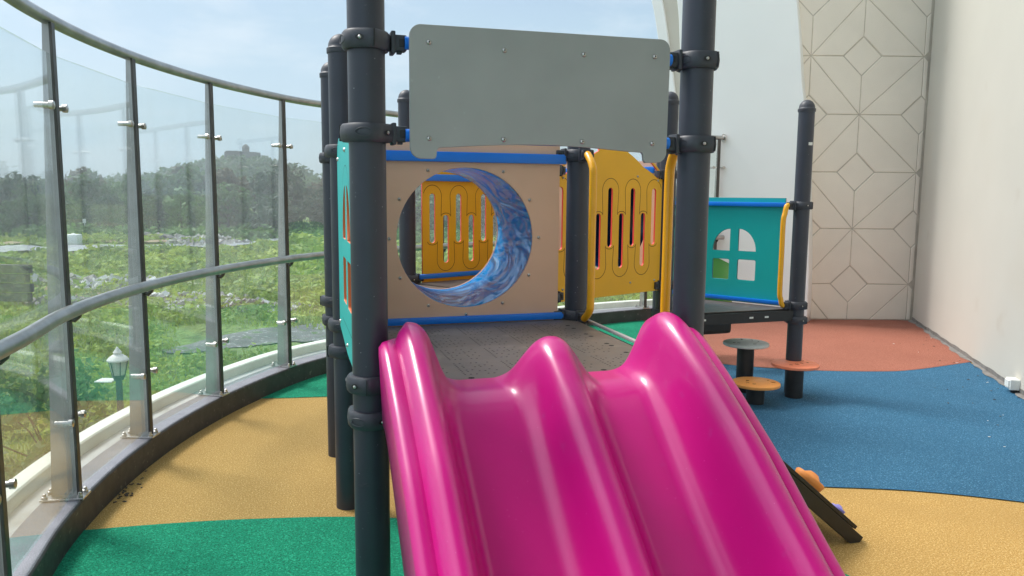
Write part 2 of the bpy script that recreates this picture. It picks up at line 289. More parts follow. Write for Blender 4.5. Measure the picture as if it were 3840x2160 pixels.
def sheet(name, poly, z, m, label=None):
    me = bpy.data.meshes.new(name); bm = bmesh.new(); vs = [bm.verts.new((p[0], p[1], z)) for p in poly]; f = bm.faces.new(vs)
    if f.normal.z < 0: f.normal_flip()
    f.normal_update()
    if f.normal.z < 0: f.normal_flip()
    bmesh.ops.triangulate(bm, faces=bm.faces[:]); bm.to_mesh(me); bm.free()
    o = link_mesh(name, me, m); tag(o, kind='structure'); return o

# ------------------------------------------------------------------ kerb path (inner edge of the deck's kerb)
CX, CY, CR = 3.3, 4.4, 5.35
knots = [(-2.6, -4.5), (-2.0, -2.6), (-1.55, -.9), (-1.36, .5), (-1.5, 1.6)]
knots += [(CX + CR * math.cos(R(a)), CY + CR * math.sin(R(a))) for a in (200, 193, 186, 179, 172, 165, 158)] + [(-1.32, 6.95), (-.85, 7.6), (-.28, 8.14)]
knots += [(.35, 8.62), (1.05, 9.18), (1.80, 9.60), (2.68, 9.90)]
raw = catmull(knots, 10)
seglen = [0]
for a, b in zip(raw, raw[1:]): seglen.append(seglen[-1] + float(np.linalg.norm(b - a)))
LEN = seglen[-1]
def path(s, off=0.0):
    s = max(0, min(LEN, s)); i = min(len(raw) - 2, max(0, int(np.searchsorted(seglen, s)) - 1)); t = (s - seglen[i]) / (seglen[i + 1] - seglen[i])
    p = raw[i] * (1 - t) + raw[i + 1] * t; i0, i1 = max(0, i - 3), min(len(raw) - 1, i + 4); d = raw[i1] - raw[i0]; d /= np.linalg.norm(d)
    n = np.array([-d[1], d[0]])          # outward (left of travel)
    return p + n * off, d, n
def nearest(pt):
    return min((np.linalg.norm(path(s)[0] - np.array(pt)), s) for s in np.arange(0, LEN, .02))[1]
NS = 150
S_ = [LEN * k / NS for k in range(NS + 1)]
def loft(name, prof, mats, mi, parent=None, smooth=False):
    """prof: list of (offset, z); mi: material index for each profile span"""
    mb = MB(); n = len(prof)
    vs = []
    for s in S_:
        for (o, z) in prof: p = path(s, o)[0]; vs.append((p[0], p[1], z))
    for j in range(n - 1):
        mb.add([], [])
    b = 0; mb.v = vs
    for i in range(NS):
        for j in range(n - 1):
            mb.f.append((i * n + j, (i + 1) * n + j, (i + 1) * n + j + 1, i * n + j + 1)); mb.m.append(mi[j])
    return mb.build(name, mats, parent, smooth)
kerb = loft('kerb', [(0, -.05), (0, .138), (.006, .146), (.012, .15), (.165, .15), (.165, .144), (.26, .144)], [M['granite_face_shaded'], M['granite'], M['ledge']], [0, 0, 1, 1, 1, 2]); tag(kerb, kind='structure')
par = loft('parapet_wall', [(.26, .12), (.26, .205), (.268, .213), (.352, .213), (.36, .205), (.36, -6.3), (.30, -6.3)], [M['parapet']], [0] * 6)
tag(par, 'low white painted upstand running outside the glass balustrade along the dark kerb', 'parapet')

# ------------------------------------------------------------------ deck flooring
inner = [path(s, .02)[0] for s in S_]
floor_poly = [tuple(p) for p in inner] + [(3.0, 10.3), (5.6, 9.72), (5.06, 9.68), (2.0, -1.6), (1.2, -4.5)]
floor = sheet('floor', floor_poly, 0, M['r_yellow'])
def left_pts(y0, y1, step=.1): return [tuple(path(s, .01)[0]) for s in S_ if y0 <= path(s)[0][1] <= y1 and path(s)[0][0] < 3]
near_g = [(2.2, 2.0), (1.3, 3.15)] + [tuple(p) for p in catmull([(.9, 3.4), (.2, 3.52), (-.51, 3.55), (-.84, 3.56), (-1.29, 3.52), (-1.64, 3.46), (-2.03, 3.37)], 6)]
lp = left_pts(-4.4, 3.36); near_g += [tuple(p) for p in reversed(lp)] + [(1.1, -4.4), (2.0, -1.5)]
sheet('floor_green', near_g, .004, M['r_green'])
lp = left_pts(5.72, 10.6)
far_g = [tuple(p) for p in lp if p[0] < 1.55] + [(1.60, 9.55), (1.79, 9.4), (1.93, 9.1), (1.9, 8.6), (1.7, 8.25), (1.52, 8.03), (1.36, 7.81), (.9, 7.0), (.3, 6.1), (-.6, 5.85), (-1.4, 5.77), (-1.65, 5.73), (-1.93, 5.69)]
sheet('floor_green_far', far_g, .004, M['r_green'])
orange = [(1.3, 7.78), (1.6, 7.3)] + [tuple(p) for p in catmull([(2.06, 6.98), (2.65, 6.81), (3.25, 6.78), (3.64, 6.86), (4.35, 7.21)], 6)] + [(4.42, 7.24), (5.08, 9.68), (3.6, 9.9), (2.6, 10.1)]
orange += [tuple(p) for p in reversed([p for p in left_pts(9.4, 10.7) if p[0] > 1.5])] + [(1.60, 9.55), (1.79, 9.4), (1.93, 9.1), (1.9, 8.6), (1.7, 8.25), (1.52, 8.03)]
sheet('floor_terracotta', orange, .008, M['r_orange'])
blue = [tuple(p) for p in catmull([(4.35, 7.21), (3.64, 6.86), (3.25, 6.78), (2.65, 6.81), (2.06, 6.98), (1.6, 7.3), (1.3, 7.78)], 6)] + [(.9, 7.0), (.9, 5.6), (.95, 4.4), (1.1, 4.12)] + [tuple(p) for p in catmull([(1.3, 4.03), (1.66, 4.0), (2.15, 3.95), (2.64, 3.81), (3.46, 3.5)], 5)]
sheet('floor_blue', blue, .006, M['r_blue'])

# ------------------------------------------------------------------ building: right wall, patterned wall, pier
W0 = np.array([5.06, 9.66]); W1 = np.array([1.30, -3.9])
mb = MB(); wd = (W1 - W0) / np.linalg.norm(W1 - W0); wn = np.array([wd[1], -wd[0]])
wn = wn if wn[0] > 0 else -wn
def prism(mb, poly, z0, z1, mi=0):
    n = len(poly); mb.add([(p[0], p[1], z0) for p in poly] + [(p[0], p[1], z1) for p in poly], [tuple(range(n))[::-1], tuple(range(n, 2 * n))] + [(i, (i + 1) % n, n + (i + 1) % n, n + i) for i in range(n)], mi)
A0 = W0 + wn * 0; prism(mb, [W0, W1, W1 + wn * .4, W0 + wn * .4 + np.array([0, .4])], -.02, 9)
rw = mb.build('plaster_wall', M['plaster_r']); tag(rw, 'tall plain beige plaster wall on the right, running towards the viewer', 'wall')
mb = MB(); L = np.linalg.norm(W1 - W0)
pts = []
for k in range(140):
    t = L * k / 139; wv = .022 + .010 * math.sin(k * 1.7) + .008 * math.sin(k * .63 + 1); p = W0 + wd * t; pts.append((p, wv))
vs = [(p[0], p[1], .016) for p, _ in pts] + [(*(p - wn * wv * 1.6), .010) for p, wv in pts] + [(p[0] - wn[0] * .004, p[1] - wn[1] * .004, .045 + wv * .4) for p, wv in pts]
n = len(pts); mb.add(vs, [(i, i + 1, n + i + 1, n + i) for i in range(n - 1)] + [(i, i + 1, 2 * n + i + 1, 2 * n + i) for i in range(n - 1)])
o = mb.build('cement_joint', M['seal'], rw)
mb = MB(); prism(mb, [(-.5, -3.9), (1.35, -3.9), (3.3, 3.0), (-.5, 3.0)], 6.5, 6.8); cl = mb.build('ceiling', mat('ceiling_paint', srgb(170, 165, 158), .8)); tag(cl, kind='structure')
# electric box near the foot of the wall
sp = W0 + wd * 3.72; bx = empty('socket_box', (sp[0], sp[1], .07)); tag(bx, 'small white electrical box low on the beige wall above the blue flooring', 'electrical box')
mb = MB(); c_ = sp - wn * .035; mb.box((c_[0], c_[1], .075), (.12, .07, .085), X=(*wd, 0), Y=(*wn, 0), bev=.006); mb.build('housing', M['pvc'], bx)
mb = MB(); c_ = sp - wn * .075; mb.box((c_[0], c_[1], .078), (.09, .012, .06), X=(*wd, 0), Y=(*wn, 0), bev=.004); mb.build('cover', M['pvc'], bx)
mb = MB(); c_ = sp + wd * .02 - wn * .03; mb.tube([(c_[0], c_[1], .04), (c_[0], c_[1], .0)], .022, 10); mb.build('conduit', M['black'], bx)

# patterned wall: cast tiles with joints, lattice of stars and diamonds
mb = MB(); mb.box((4.3, 9.855, 4.2), (1.8, .3, 8.6), mi=1)
xs = [2.30, 3.0, 3.62, 4.25, 5.00, 5.7]; zs = [-.26, .465, 1.16, 1.86, 2.56, 3.26, 3.96, 4.66, 5.36, 6.06, 6.76, 7.46]; DR = .235; G = .0048
def tile(poly, y=9.71, h=.014, clip=True):
    # shrink polygon by G and clip to wall limits, chamfer edge
    P = [np.array(p, float) for p in poly]
    for (ax, lim, sg) in ((0, 5.056, 1), (1, .012, -1), (0, 3.42, -1)):
        Q = []
        for a, b in zip(P, P[1:] + P[:1]):
            ia, ib = sg * a[ax] <= sg * lim, sg * b[ax] <= sg * lim
            if ia: Q.append(a)
            if ia != ib: t = (lim - a[ax]) / (b[ax] - a[ax]); Q.append(a + (b - a) * t)
        P = Q
        if len(P) < 3: return
    Q = []
    for a, b in zip(P, P[1:] + P[:1]):
        if np.linalg.norm(a - b) > 1e-4: Q.append(a)
    P = Q
    if len(P) < 3: return
    area = sum(a[0] * b[1] - b[0] * a[1] for a, b in zip(P, P[1:] + P[:1]))
    if abs(area) < .004: return
    if area < 0: P = P[::-1]
    def inset(P, d):
        o = []; n = len(P)
        for i in range(n):
            a, b, c = P[i - 1], P[i], P[(i + 1) % n]; e1 = (b - a) / np.linalg.norm(b - a); e2 = (c - b) / np.linalg.norm(c - b)
            n1 = np.array([-e1[1], e1[0]]); n2 = np.array([-e2[1], e2[0]]); m_ = n1 + n2; k = m_ / max(.35, (1 + n1 @ n2)); o.append(b + k * d)
        return o
    a, b = inset(P, G), inset(P, G + .005); n = len(P)
    mb.add([(p[0], y + .02, p[1]) for p in a] + [(p[0], y - h + .007, p[1]) for p in a] + [(p[0], y - h, p[1]) for p in b],
           [(i, (i + 1) % n, n + (i + 1) % n, n + i) for i in range(n)] + [(n + i, n + (i + 1) % n, 2 * n + (i + 1) % n, 2 * n + i) for i in range(n)] + [tuple(range(2 * n, 3 * n))])
for i in range(len(xs) - 1):
    for j in range(len(zs) - 1):
        c00 = np.array([xs[i], zs[j]]); c10 = np.array([xs[i + 1], zs[j]]); c01 = np.array([xs[i], zs[j + 1]]); c11 = np.array([xs[i + 1], zs[j + 1]])
        # node parity: node at (3.62? i=2,j=5) and (4.25, 2.56): i+j even -> i=3,j=4 is 7 (odd) => nodes where i+j odd
        if (i + j) % 2 == 1:   # c00 node, c11 node, c10/c01 diamonds
            for d, a, b in ((c10, c00, c11), (c01, c11, c00)):
                pa = d + (a - d) / np.linalg.norm(a - d) * min(DR, np.linalg.norm(a - d) * .45); pb = d + (b - d) / np.linalg.norm(b - d) * min(DR, np.linalg.norm(b - d) * .45)
                tile([a, pa, pb, b])
        else:
            for d, a, b in ((c00, c01, c10), (c11, c10, c01)):
                pa = d + (a - d) / np.linalg.norm(a - d) * min(DR, np.linalg.norm(a - d) * .45); pb = d + (b - d) / np.linalg.norm(b - d) * min(DR, np.linalg.norm(b - d) * .45)
                tile([a, pa, pb, b])
for i in range(len(xs)):
    for j in range(len(zs)):
        if (i + j) % 2 == 0: tile([(xs[i] + DR, zs[j]), (xs[i], zs[j] + DR), (xs[i] - DR, zs[j]), (xs[i], zs[j] - DR)], h=.006)
pw = mb.build('patterned_wall', [M['gfrc'], M['gfrc_gap']]); tag(pw, 'cream wall of cast panels with star and diamond joints at the far end', 'wall')

# white leaning pier
PA, PB = np.array([2.15, 10.25]), np.array([3.61, 9.45]); pd = (PB - PA) / np.linalg.norm(PB - PA)
rgt = catmull([(1.705, -.02), (1.693, .71), (1.65, 1.5), (1.604, 2.32), (1.512, 2.84), (1.457, 3.37), (1.394, 3.89), (1.28, 4.8), (1.05, 6.0), (.8, 7.2)], 5)
pn = np.array([pd[1], -pd[0]])   # towards the viewer
def pierpoly(l, r_): return [(float(a[0]), float(a[1])) for a in r_] + [(float(a[0]), float(a[1])) for a in reversed(l)]
pier = empty('curved_pier', (2.9, 9.9, 0)); tag(pier, 'white smooth pier with curved leaning edges between balustrade end and patterned wall', 'pier')
lin = catmull([(.10, -.02), (.09, 1.2), (.067, 2.02), (.03, 2.8), (-.023, 3.49), (-.079, 4.05), (-.28, 5.1), (-.65, 6.2), (-1.15, 7.2)], 5)
panel('pier_body', pierpoly(lin, rgt), [], (PA[0] - pn[0] * .2, PA[1] - pn[1] * .2, 0), pd, .4, [M['white']], pier, bev=.01)
cb = catmull([(.065, -.02), (.05, .8), (0, 2.0), (-.085, 2.92), (-.129, 3.08), (-.201, 3.5), (-.327, 4.07), (-.60, 5.1), (-1.05, 6.2), (-1.6, 7.2)], 5)
panel('recessed_band', pierpoly(cb, [a + np.array([.03, 0]) for a in lin]), [], (PA[0] - pn[0] * .22, PA[1] - pn[1] * .22, 0), pd, .3, [M['band_shade']], pier, bev=.004)
el = catmull([(-.05, 1.9), (-.088, 2.365), (-.189, 2.97), (-.318, 3.586), (-.425, 4.083), (-.72, 5.1), (-1.2, 6.2), (-1.8, 7.2)], 5); er = [a + np.array([.03, 0]) for a in catmull([(.0, 1.9), (-.04, 2.4), (-.115, 2.97), (-.22, 3.586), (-.32, 4.083), (-.60, 5.1), (-1.05, 6.2), (-1.6, 7.2)], 5)]
panel('outer_lip', pierpoly(el, er), [], (PA[0] - pn[0] * .17, PA[1] - pn[1] * .17, 0), pd, .3, [M['white']], pier, bev=.004)

# ------------------------------------------------------------------ glass balustrade
bal = empty('glass_balustrade', (-2.0, 5, .15)); tag(bal, 'curved glass balustrade with steel balusters and two tubular rails on the kerb', 'balustrade')
bs = [nearest(p) for p in ((-1.98, 3.42), (-2.05, 4.31), (-1.99, 5.23), (-1.75, 6.13))]
st = bs[3]
rest = []
nleft = int(round((LEN - .08 - st) / .95)); step = (LEN - .08 - st) / nleft
for k in range(1, nleft + 1): rest.append(st + k * step)
pre = [bs[0] - .9 * k for k in (4, 3, 2, 1)]
bs = pre + bs + rest
for s in bs:
    p, d, n = path(s, .028); D3, N3 = Vector((*d, 0)), Vector((*n, 0)); P3_ = Vector((*p, 0))
    mb = MB()
    # tapered flat plate (radial) + inner flange strip
    t = .006
    pr = [(.0, .155), (.112, .155), (.07, 1.2), (.030, 2.262), (.0, 2.262)]
    for sgn in (-1, 1):
        pass
    vs = [P3_ + N3 * a + D3 * (t * sg) + Vector((0, 0, z)) for sg in (-1, 1) for (a, z) in pr]; k = len(pr)
    mb.add(vs, [tuple(range(k))[::-1], tuple(range(k, 2 * k))] + [(i, (i + 1) % k, k + (i + 1) % k, k + i) for i in range(k)])
    mb.box(P3_ - N3 * .006 + Vector((0, 0, 1.209)), (.038, .012, 2.107), X=D3, Y=N3, bev=.002, mi=1)
    b = mb.build('baluster', [M['steel_d'], M['steel_dark']], bal)
    mb = MB(); mb.box(P3_ + N3 * .055 + Vector((0, 0, .156)), (.10, .185, .010), X=D3, Y=N3, bev=.0015)
    mb.build('base_plate', M['steel'], b)
    mb = MB()
    for a, q in ((-.018, -.035), (-.018, .035), (.13, -.035), (.13, .035)):
        c_ = P3_ + N3 * a + D3 * q
        mb = MB(); mb.lathe(c_ + Vector((0, 0, .161)), [(.013, 0), (.013, .010), (.008, .012), (.008, .022), (.0, .026)], 8)
        mb.build('anchor_bolt', M['steel'], b)
    # clips with buttons for the glass
    for z in (.52, 1.91):
        for sg in (-1, 1):
            mb = MB(); c0 = P3_ - N3 * .002 + Vector((0, 0, z)); c1 = c0 + D3 * (.075 * sg) + N3 * .004
            mb.tube([c0, c0 + D3 * (.03 * sg) + N3 * .012, c1 + N3 * .012], .007, 8)
            mb.lathe(c1 + N3 * .05, [(.012, 0), (.012, .055), (.018, .058), (.018, .075), (.006, .079), (.0, .079)], 12, axis=-N3)
            mb.build('glass_clip', M['steel'], b, smooth=30)
    # bracket under lower rail
    mb = MB(); pts = [P3_ + Vector((0, 0, .985)), P3_ - N3 * .028 + Vector((0, 0, .975)), P3_ - N3 * .045 + Vector((0, 0, .992)), P3_ - N3 * .052 + Vector((0, 0, 1.02))]
    mb.tube(pts, .013, 8); mb.build('rail_bracket', M['steel_dark'], b, smooth=True)
for s0, s1 in zip(bs, bs[1:]):
    mb = MB(); a, d0, n0 = path(s0, .036); c_, d1, n1 = path(s1, .036); dv = Vector((*(c_ - a), 0)).normalized(); nv = Vector((-dv.y, dv.x, 0)); a3 = Vector((*a, 0)) + dv * .02; c3 = Vector((*c_, 0)) - dv * .02
    mb.box((a3 + c3) / 2 + Vector((0, 0, 1.16)), ((c3 - a3).length, .010, 1.94), X=dv, Y=nv)
    mb.build('glass_pane', M['glass'], bal)
def railtube(name, off, z, r):
    mb = MB(); n = 160; smax = LEN - .0
    mb.tube([Vector((*path(.3 + (smax - .3) * k / n, off)[0], z)) for k in range(n + 1)], r, 14); return mb.build(name, M['rail'], bal, smooth=True)
railtube('top_rail', .045, 2.283, .028); railtube('lower_rail', -.032, 1.03, .029)
pe, de, ne = path(LEN, .045); mb = MB(); mb.lathe((pe[0], pe[1], 2.283), [(.05, -.012), (.05, .0), (.03, .01), (0, .01)], 20, axis=(*de, 0)); mb.build('end_flange', M['steel'], bal, smooth=30)

# ------------------------------------------------------------------ play structure
P = dict(P1=(-.473, 2.546), P4=(.667, 2.892), P2=(-.806, 3.703), P5=(.340, 4.064), P3=(-1.028, 4.466), B=(.22, 4.81), C=(-.764, 5.629), E=(1.11, 5.599), F=(.186, 6.448), P6=(2.229, 5.999), G=(1.309, 6.806))
P = {k: np.array(v) for k, v in P.items()}
H = dict(P1=3.4, P4=3.4)
PLAY = empty('play_structure', (.2, 4.2, 0)); tag(PLAY, 'colourful climbing frame with dark posts, blue tunnel, panels and double magenta slide', 'play structure')
r0 = .0595
for k, p in P.items():
    h = H.get(k, 2.25); mb = MB()
    prof = [(r0, -.02), (r0, h)] if k in H else [(r0, -.02), (r0, h - .055)]
    mb.lathe((p[0], p[1], 0), prof, 32)
    po = mb.build('post', M['post'], PLAY, smooth=40)
    if k not in H:
        mb = MB(); mb.lathe((p[0], p[1], h - .058), [(r0 + .005, 0), (r0 + .006, .006), (r0 + .006, .022), (r0 + .001, .026)] + [((r0 - .001) * math.cos(R(a)), .028 + .062 * math.sin(R(a))) for a in range(0, 91, 10)], 28)
        mb.build('post_cap', M['clamp'], po, smooth=50)
    if k == 'P6':
        mb = MB(); q = Vector((p[0], p[1], 1.95)); dd = Vector((.35, -.94, 0)).normalized(); mb.box(q + dd * (r0 + .0005), (.035, .004, .022), X=dd.cross(Vector((0, 0, 1))), Y=dd, bev=.001); mb.build('sticker', M['pvc'], po)
    if k == 'P1':
        mb = MB(); q = Vector((p[0], p[1], .58)); 
        for a, z, l in ((-112, 0, .03), (-103, .004, .02), (-118, -.006, .02), (-97, -.004, .016)):
            mb.box(q + Vector((math.cos(R(a)) * r0, math.sin(R(a)) * r0, z)), (l, .001, .004), X=(-math.sin(R(a)), math.cos(R(a)), .2), Y=(math.cos(R(a)), math.sin(R(a)), 0))
        mb.build('scuff_mark', M['clamp'], po)
def udir(a, b): d = P[b] - P[a]; return Vector((*(d / np.linalg.norm(d)), 0))
def clamp(k, z, dirs=(), front=-90):
    p = P[k]; c_ = Vector((p[0], p[1], z)); mb = MB(); X = Vector((math.cos(R(front)), math.sin(R(front)), 0))
    hh = .029
    prof = [(r0 + .001, -hh), (r0 + .010, -hh), (r0 + .0165, -hh * .72), (r0 + .019, 0), (r0 + .0165, hh * .72), (r0 + .010, hh), (r0 + .001, hh)]
    def rf(r, h, a):
        if r < r0 + .005: return r
        bulge = 0
        for a0 in (R(62), R(242)):
            dlt = math.atan2(math.sin(a - a0), math.cos(a - a0)); bulge += .010 * math.exp(-(dlt / .32) ** 2)
        for a0 in (R(0), R(180)):
            dlt = math.atan2(math.sin(a - a0), math.cos(a - a0)); bulge += .004 * math.exp(-(dlt / .5) ** 2)
        return r + bulge
    mb.lathe(c_, prof, 48, rfun=rf, X=X)
    Y = Vector((0, 0, 1)).cross(X)
    # raised rim oval on the front and side, dark recesses, split line
    for a0 in (-28, 150):
        u = X * math.cos(R(a0)) + Y * math.sin(R(a0)); v = Vector((0, 0, 1)).cross(u); pts = [c_ + u * (r0 + .0215) * 1.0 - u * (.0022 * (math.cos(2 * t_) + 1)) + v * (.026 * math.cos(t_)) + Vector((0, 0, .013 * math.sin(t_))) for t_ in [2 * math.pi * i / 20 for i in range(21)]]
        mb.tube(pts, .0016, 5, caps=False)
    for a0 in (32, 210):
        u = X * math.cos(R(a0)) + Y * math.sin(R(a0)); v = Vector((0, 0, 1)).cross(u)
        vs = [c_ + u * (r0 + .0235) + v * (.014 * math.cos(t_)) + Vector((0, 0, .009 * math.sin(t_))) for t_ in [2 * math.pi * i / 16 for i in range(16)]]
        mb.add(vs, [tuple(range(16))], 1)
    for a0 in (62, 242):
        u = X * math.cos(R(a0)) + Y * math.sin(R(a0)); v = Vector((0, 0, 1)).cross(u); mb.box(c_ + u * (r0 + .021), (.0022, .020, .052), X=v, Y=u, mi=1)
    for d in dirs:
        d = Vector(d).normalized(); s_ = d.cross(Vector((0, 0, 1)))
        mb.box(c_ + d * (r0 + .024), (.014, .062, .070), X=d, Y=s_, bev=.004); mb.box(c_ + d * (r0 + .047), (.042, .046, .050), X=d, Y=s_, bev=.005)
        mb.box(c_ + d * (r0 + .052) + Vector((0, 0, .0)), (.020, .052, .026), X=d, Y=s_, mi=1, bev=.003); mb.box(c_ + d * (r0 + .046) - Vector((0, 0, .028)), (.016, .02, .01), X=d, Y=s_, bev=.002)
    o = mb.build('clamp', [M['clamp'], M['black']], PLAY, smooth=45)
    for a0 in (32, 210):
        mb = MB(); u = X * math.cos(R(a0)) + Y * math.sin(R(a0)); mb.lathe(c_ + u * (r0 + .022), [(.0055, 0), (.0055, .004), (.003, .006), (0, .006)], 8, axis=u)
        mb.build('bolt', M['steel'], o, smooth=30)
E1 = udir('P1', 'P4'); E2 = Vector((-E1.y, E1.x, 0)); N1 = -E2
def off3(k, d, r=.0): return Vector((*P[k], 0)) + Vector(d) * r
clamp('P1', 2.03, [udir('P1', 'P4')], -125); clamp('P1', 1.742, [udir('P1', 'P4')], -60); clamp('P1', .92, [udir('P1', 'P4')], -150); clamp('P1', .80, [], -85)
clamp('P4', 2.034, [udir('P4', 'P1')], -110); clamp('P4', 1.737, [udir('P4', 'P1'), udir('P4', 'P5')], -110); clamp('P4', .92, [udir('P4', 'P5')], -90); clamp('P4', .80, [], -90)
clamp('P5', 1.752, [udir('P5', 'P2'), udir('P5', 'P4')], -100); clamp('P5', .918, [udir('P5', 'P2'), udir('P5', 'P4')], -100); clamp('P5', .79, [], -90)
clamp('P2', 1.745, [udir('P2', 'P5')], -70); clamp('P2', .917, [udir('P2', 'P5')], -70); clamp('P2', .79, [], -40)
clamp('P3', 1.746, [udir('P3', 'B')], -100); clamp('P3', .927, [], -60); clamp('P3', .815, [], -80)
clamp('C', 1.69, [udir('C', 'F')], -80); clamp('C', .93, [udir('C', 'F')], -80); clamp('B', 1.70, [udir('B', 'E')], -80); clamp('B', .91, [udir('B', 'E')], -80)
clamp('E', 1.70, [udir('E', 'B')], -80); clamp('E', .91, [udir('E', 'B')], -80); clamp('E', .70, [udir('E', 'P6')], -80); clamp('F', 1.69, [udir('F', 'C')], -80)
clamp('P6', 1.485, [udir('P6', 'E')], -110); clamp('P6', .711, [udir('P6', 'E')], -110); clamp('P6', .595, [], -100); clamp('G', 1.485, [udir('G', 'P6')], -90)

def screws(par_, O, dx, pts, face, r=.0095):
    """face: signed distance of the board face from plane along normal (dx x z)"""
    dx = V2(dx).normalized(); nr = dx.cross(Vector((0, 0, 1))); sg = 1 if face > 0 else -1
    mb = MB(); Z0 = Vector((0, 0, 0)); mb.lathe(Z0, [(r, 0), (r * .92, .003), (r * .6, .0062), (r * .36, .007)], 10, axis=nr * sg); mb.lathe(Z0 + nr * (sg * .0068), [(r * .34, 0), (r * .3, 0.0004), (0.0001, .0004)], 6, mi=1, axis=nr * sg)
    first = mb.build('screw', [M['steel'], M['dark_hole']], par_, smooth=30)
    for i, (s_, z) in enumerate(pts):
        o = first if i == 0 else first.copy()
        if i: col.objects.link(o)
        o.location = Vector((O[0], O[1], 0)) + dx * s_ + Vector((0, 0, z)) + nr * face
def bar(name, a, b, z, h=.046, t=.034, parent=None, m='blue_rail', off=Vector((0, 0, 0))):
    a3, b3 = Vector((*a, z)) + off, Vector((*b, z)) + off; d = (b3 - a3).normalized(); mb = MB()
    mb.box((a3 + b3) / 2, ((b3 - a3).length, t, h), X=d, Y=d.cross(Vector((0, 0, 1))), bev=.008); return mb.build(name, M[m], parent, smooth=40)
def at(k, k2, s_, off=0.0):
    d = udir(k, k2); n_ = d.cross(Vector((0, 0, 1))); v = Vector((*P[k], 0)) + d * s_ + n_ * off; return np.array([v.x, v.y])
Ls = lambda a, b: float(np.linalg.norm(P[a] - P[b]))

# grey front board on two blue pipes
L14 = Ls('P1', 'P4'); dx = udir('P1', 'P4'); nr = dx.cross(Vector((0, 0, 1)))     # nr points to the viewer
O = at('P1', 'P4', 0, .062)
ol = []
ol += [(.165, 2.083)] + [(.165 + .037 * math.cos(R(a)) , 2.046 + .037 * math.sin(R(a))) for a in range(90, 181, 15)]
ol += [(.165 + .037 * math.cos(R(a)), 1.699 + .037 * math.sin(R(a))) for a in range(180, 271, 15)]
ol += [(.205, 1.662), (.211, 1.665), (.214, 1.672), (.216, 1.690), (.222, 1.698)]
ol += [(.222 + (.945 - .222) * k / 16, 1.698 + .018 * math.sin(math.pi * k / 16)) for k in range(1, 16)]
ol += [(.945, 1.700), (.951, 1.692), (.953, 1.674), (.960, 1.664)]
ol += [(1.005 + .037 * math.cos(R(a)), 1.703 + .037 * math.sin(R(a))) for a in range(270, 361, 15)]
ol += [(1.008 + .037 * math.cos(R(a)), 2.053 + .037 * math.sin(R(a))) for a in range(0, 91, 15)]
gp = panel('grey_board', ol, [], (O[0], O[1], 0), dx, .013, [M['grey_panel']], PLAY, bev=.0015)
screws(gp, O, dx, [(.19, 2.028), (.44, 2.018), (.72, 2.021), (.985, 2.029), (.19, 1.727), (.44, 1.730), (.72, 1.731), (.985, 1.732)], .0068, .0085)
for z in (2.03, 1.738):
    mb = MB(); mb.tube([Vector((*at('P1', 'P4', .12, .02), z)), Vector((*at('P1', 'P4', L14 - .12, .02), z))], .021, 14); mb.build('cross_pipe', M['blue_rail'], gp, smooth=True)

# beige tunnel board on the rear side of the first deck
O = P['P2']; dx = udir('P2', 'P5'); L25 = Ls('P2', 'P5')
bp = panel('tunnel_board', [(.10, .89), (L25 - .106, .89), (L25 - .106, 1.80), (.10, 1.80)], [circ(.60, 1.33, .35, 64)], (O[0], O[1], 0), dx, .015, [M['beige'], M['beige_e']], PLAY)
bar('board_rail', at('P2', 'P5', .10, .020), at('P2', 'P5', L25 - .075, .020), 1.730, h=.050, t=.022, parent=bp)
bar('board_rail', at('P2', 'P5', .10, .020), at('P2', 'P5', L25 - .075, .020), .921, h=.036, t=.022, parent=bp)
screws(bp, O, dx, [(.60 + .385 * math.cos(R(a)), 1.33 + .385 * math.sin(R(a))) for a in range(0, 360, 30)], .0078, .009)
# blue tunnel
T0 = Vector((*at('P2', 'P5', .60, -.012), 1.33)); T1 = T0 + Vector((*(at('P3', 'B', .62, 0) - at('P2', 'P5', .60, 0)), 0)).normalized() * .74
mb = MB(); prof = [(.352, 0), (.348, 0), (.345, .004)]; ax = (T1 - T0).normalized(); Lt = (T1 - T0).length
prof = [(.349, .004)] + [(.349 - .004 * math.sin(math.pi * k / 24), Lt * k / 24) for k in range(1, 24)] + [(.349, Lt), (.356, Lt), (.356, .004), (.349, .004)]
mb.lathe(T0, prof, 72, axis=ax); 
mb.f = [f for f in mb.f if len(f) == 4]; mb.m = mb.m[:len(mb.f)]
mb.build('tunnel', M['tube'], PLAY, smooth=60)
O = P['P3']; dx = udir('P3', 'B'); L3B = Ls('P3', 'B')
cc = T1 - Vector((*O, 0)); sc_ = cc.dot(dx)
ex = panel('tunnel_exit_board', [(.10, .89), (L3B - .10, .89), (L3B - .10, 1.78), (.10, 1.78)], [circ(sc_, 1.33, .35, 64)], (O[0], O[1], 0), dx, .015, [M['beige'], M['beige_e']], PLAY)
bar('board_rail', at('P3', 'B', .1, -.02), at('P3', 'B', L3B - .1, -.02), 1.73, t=.022, parent=ex)

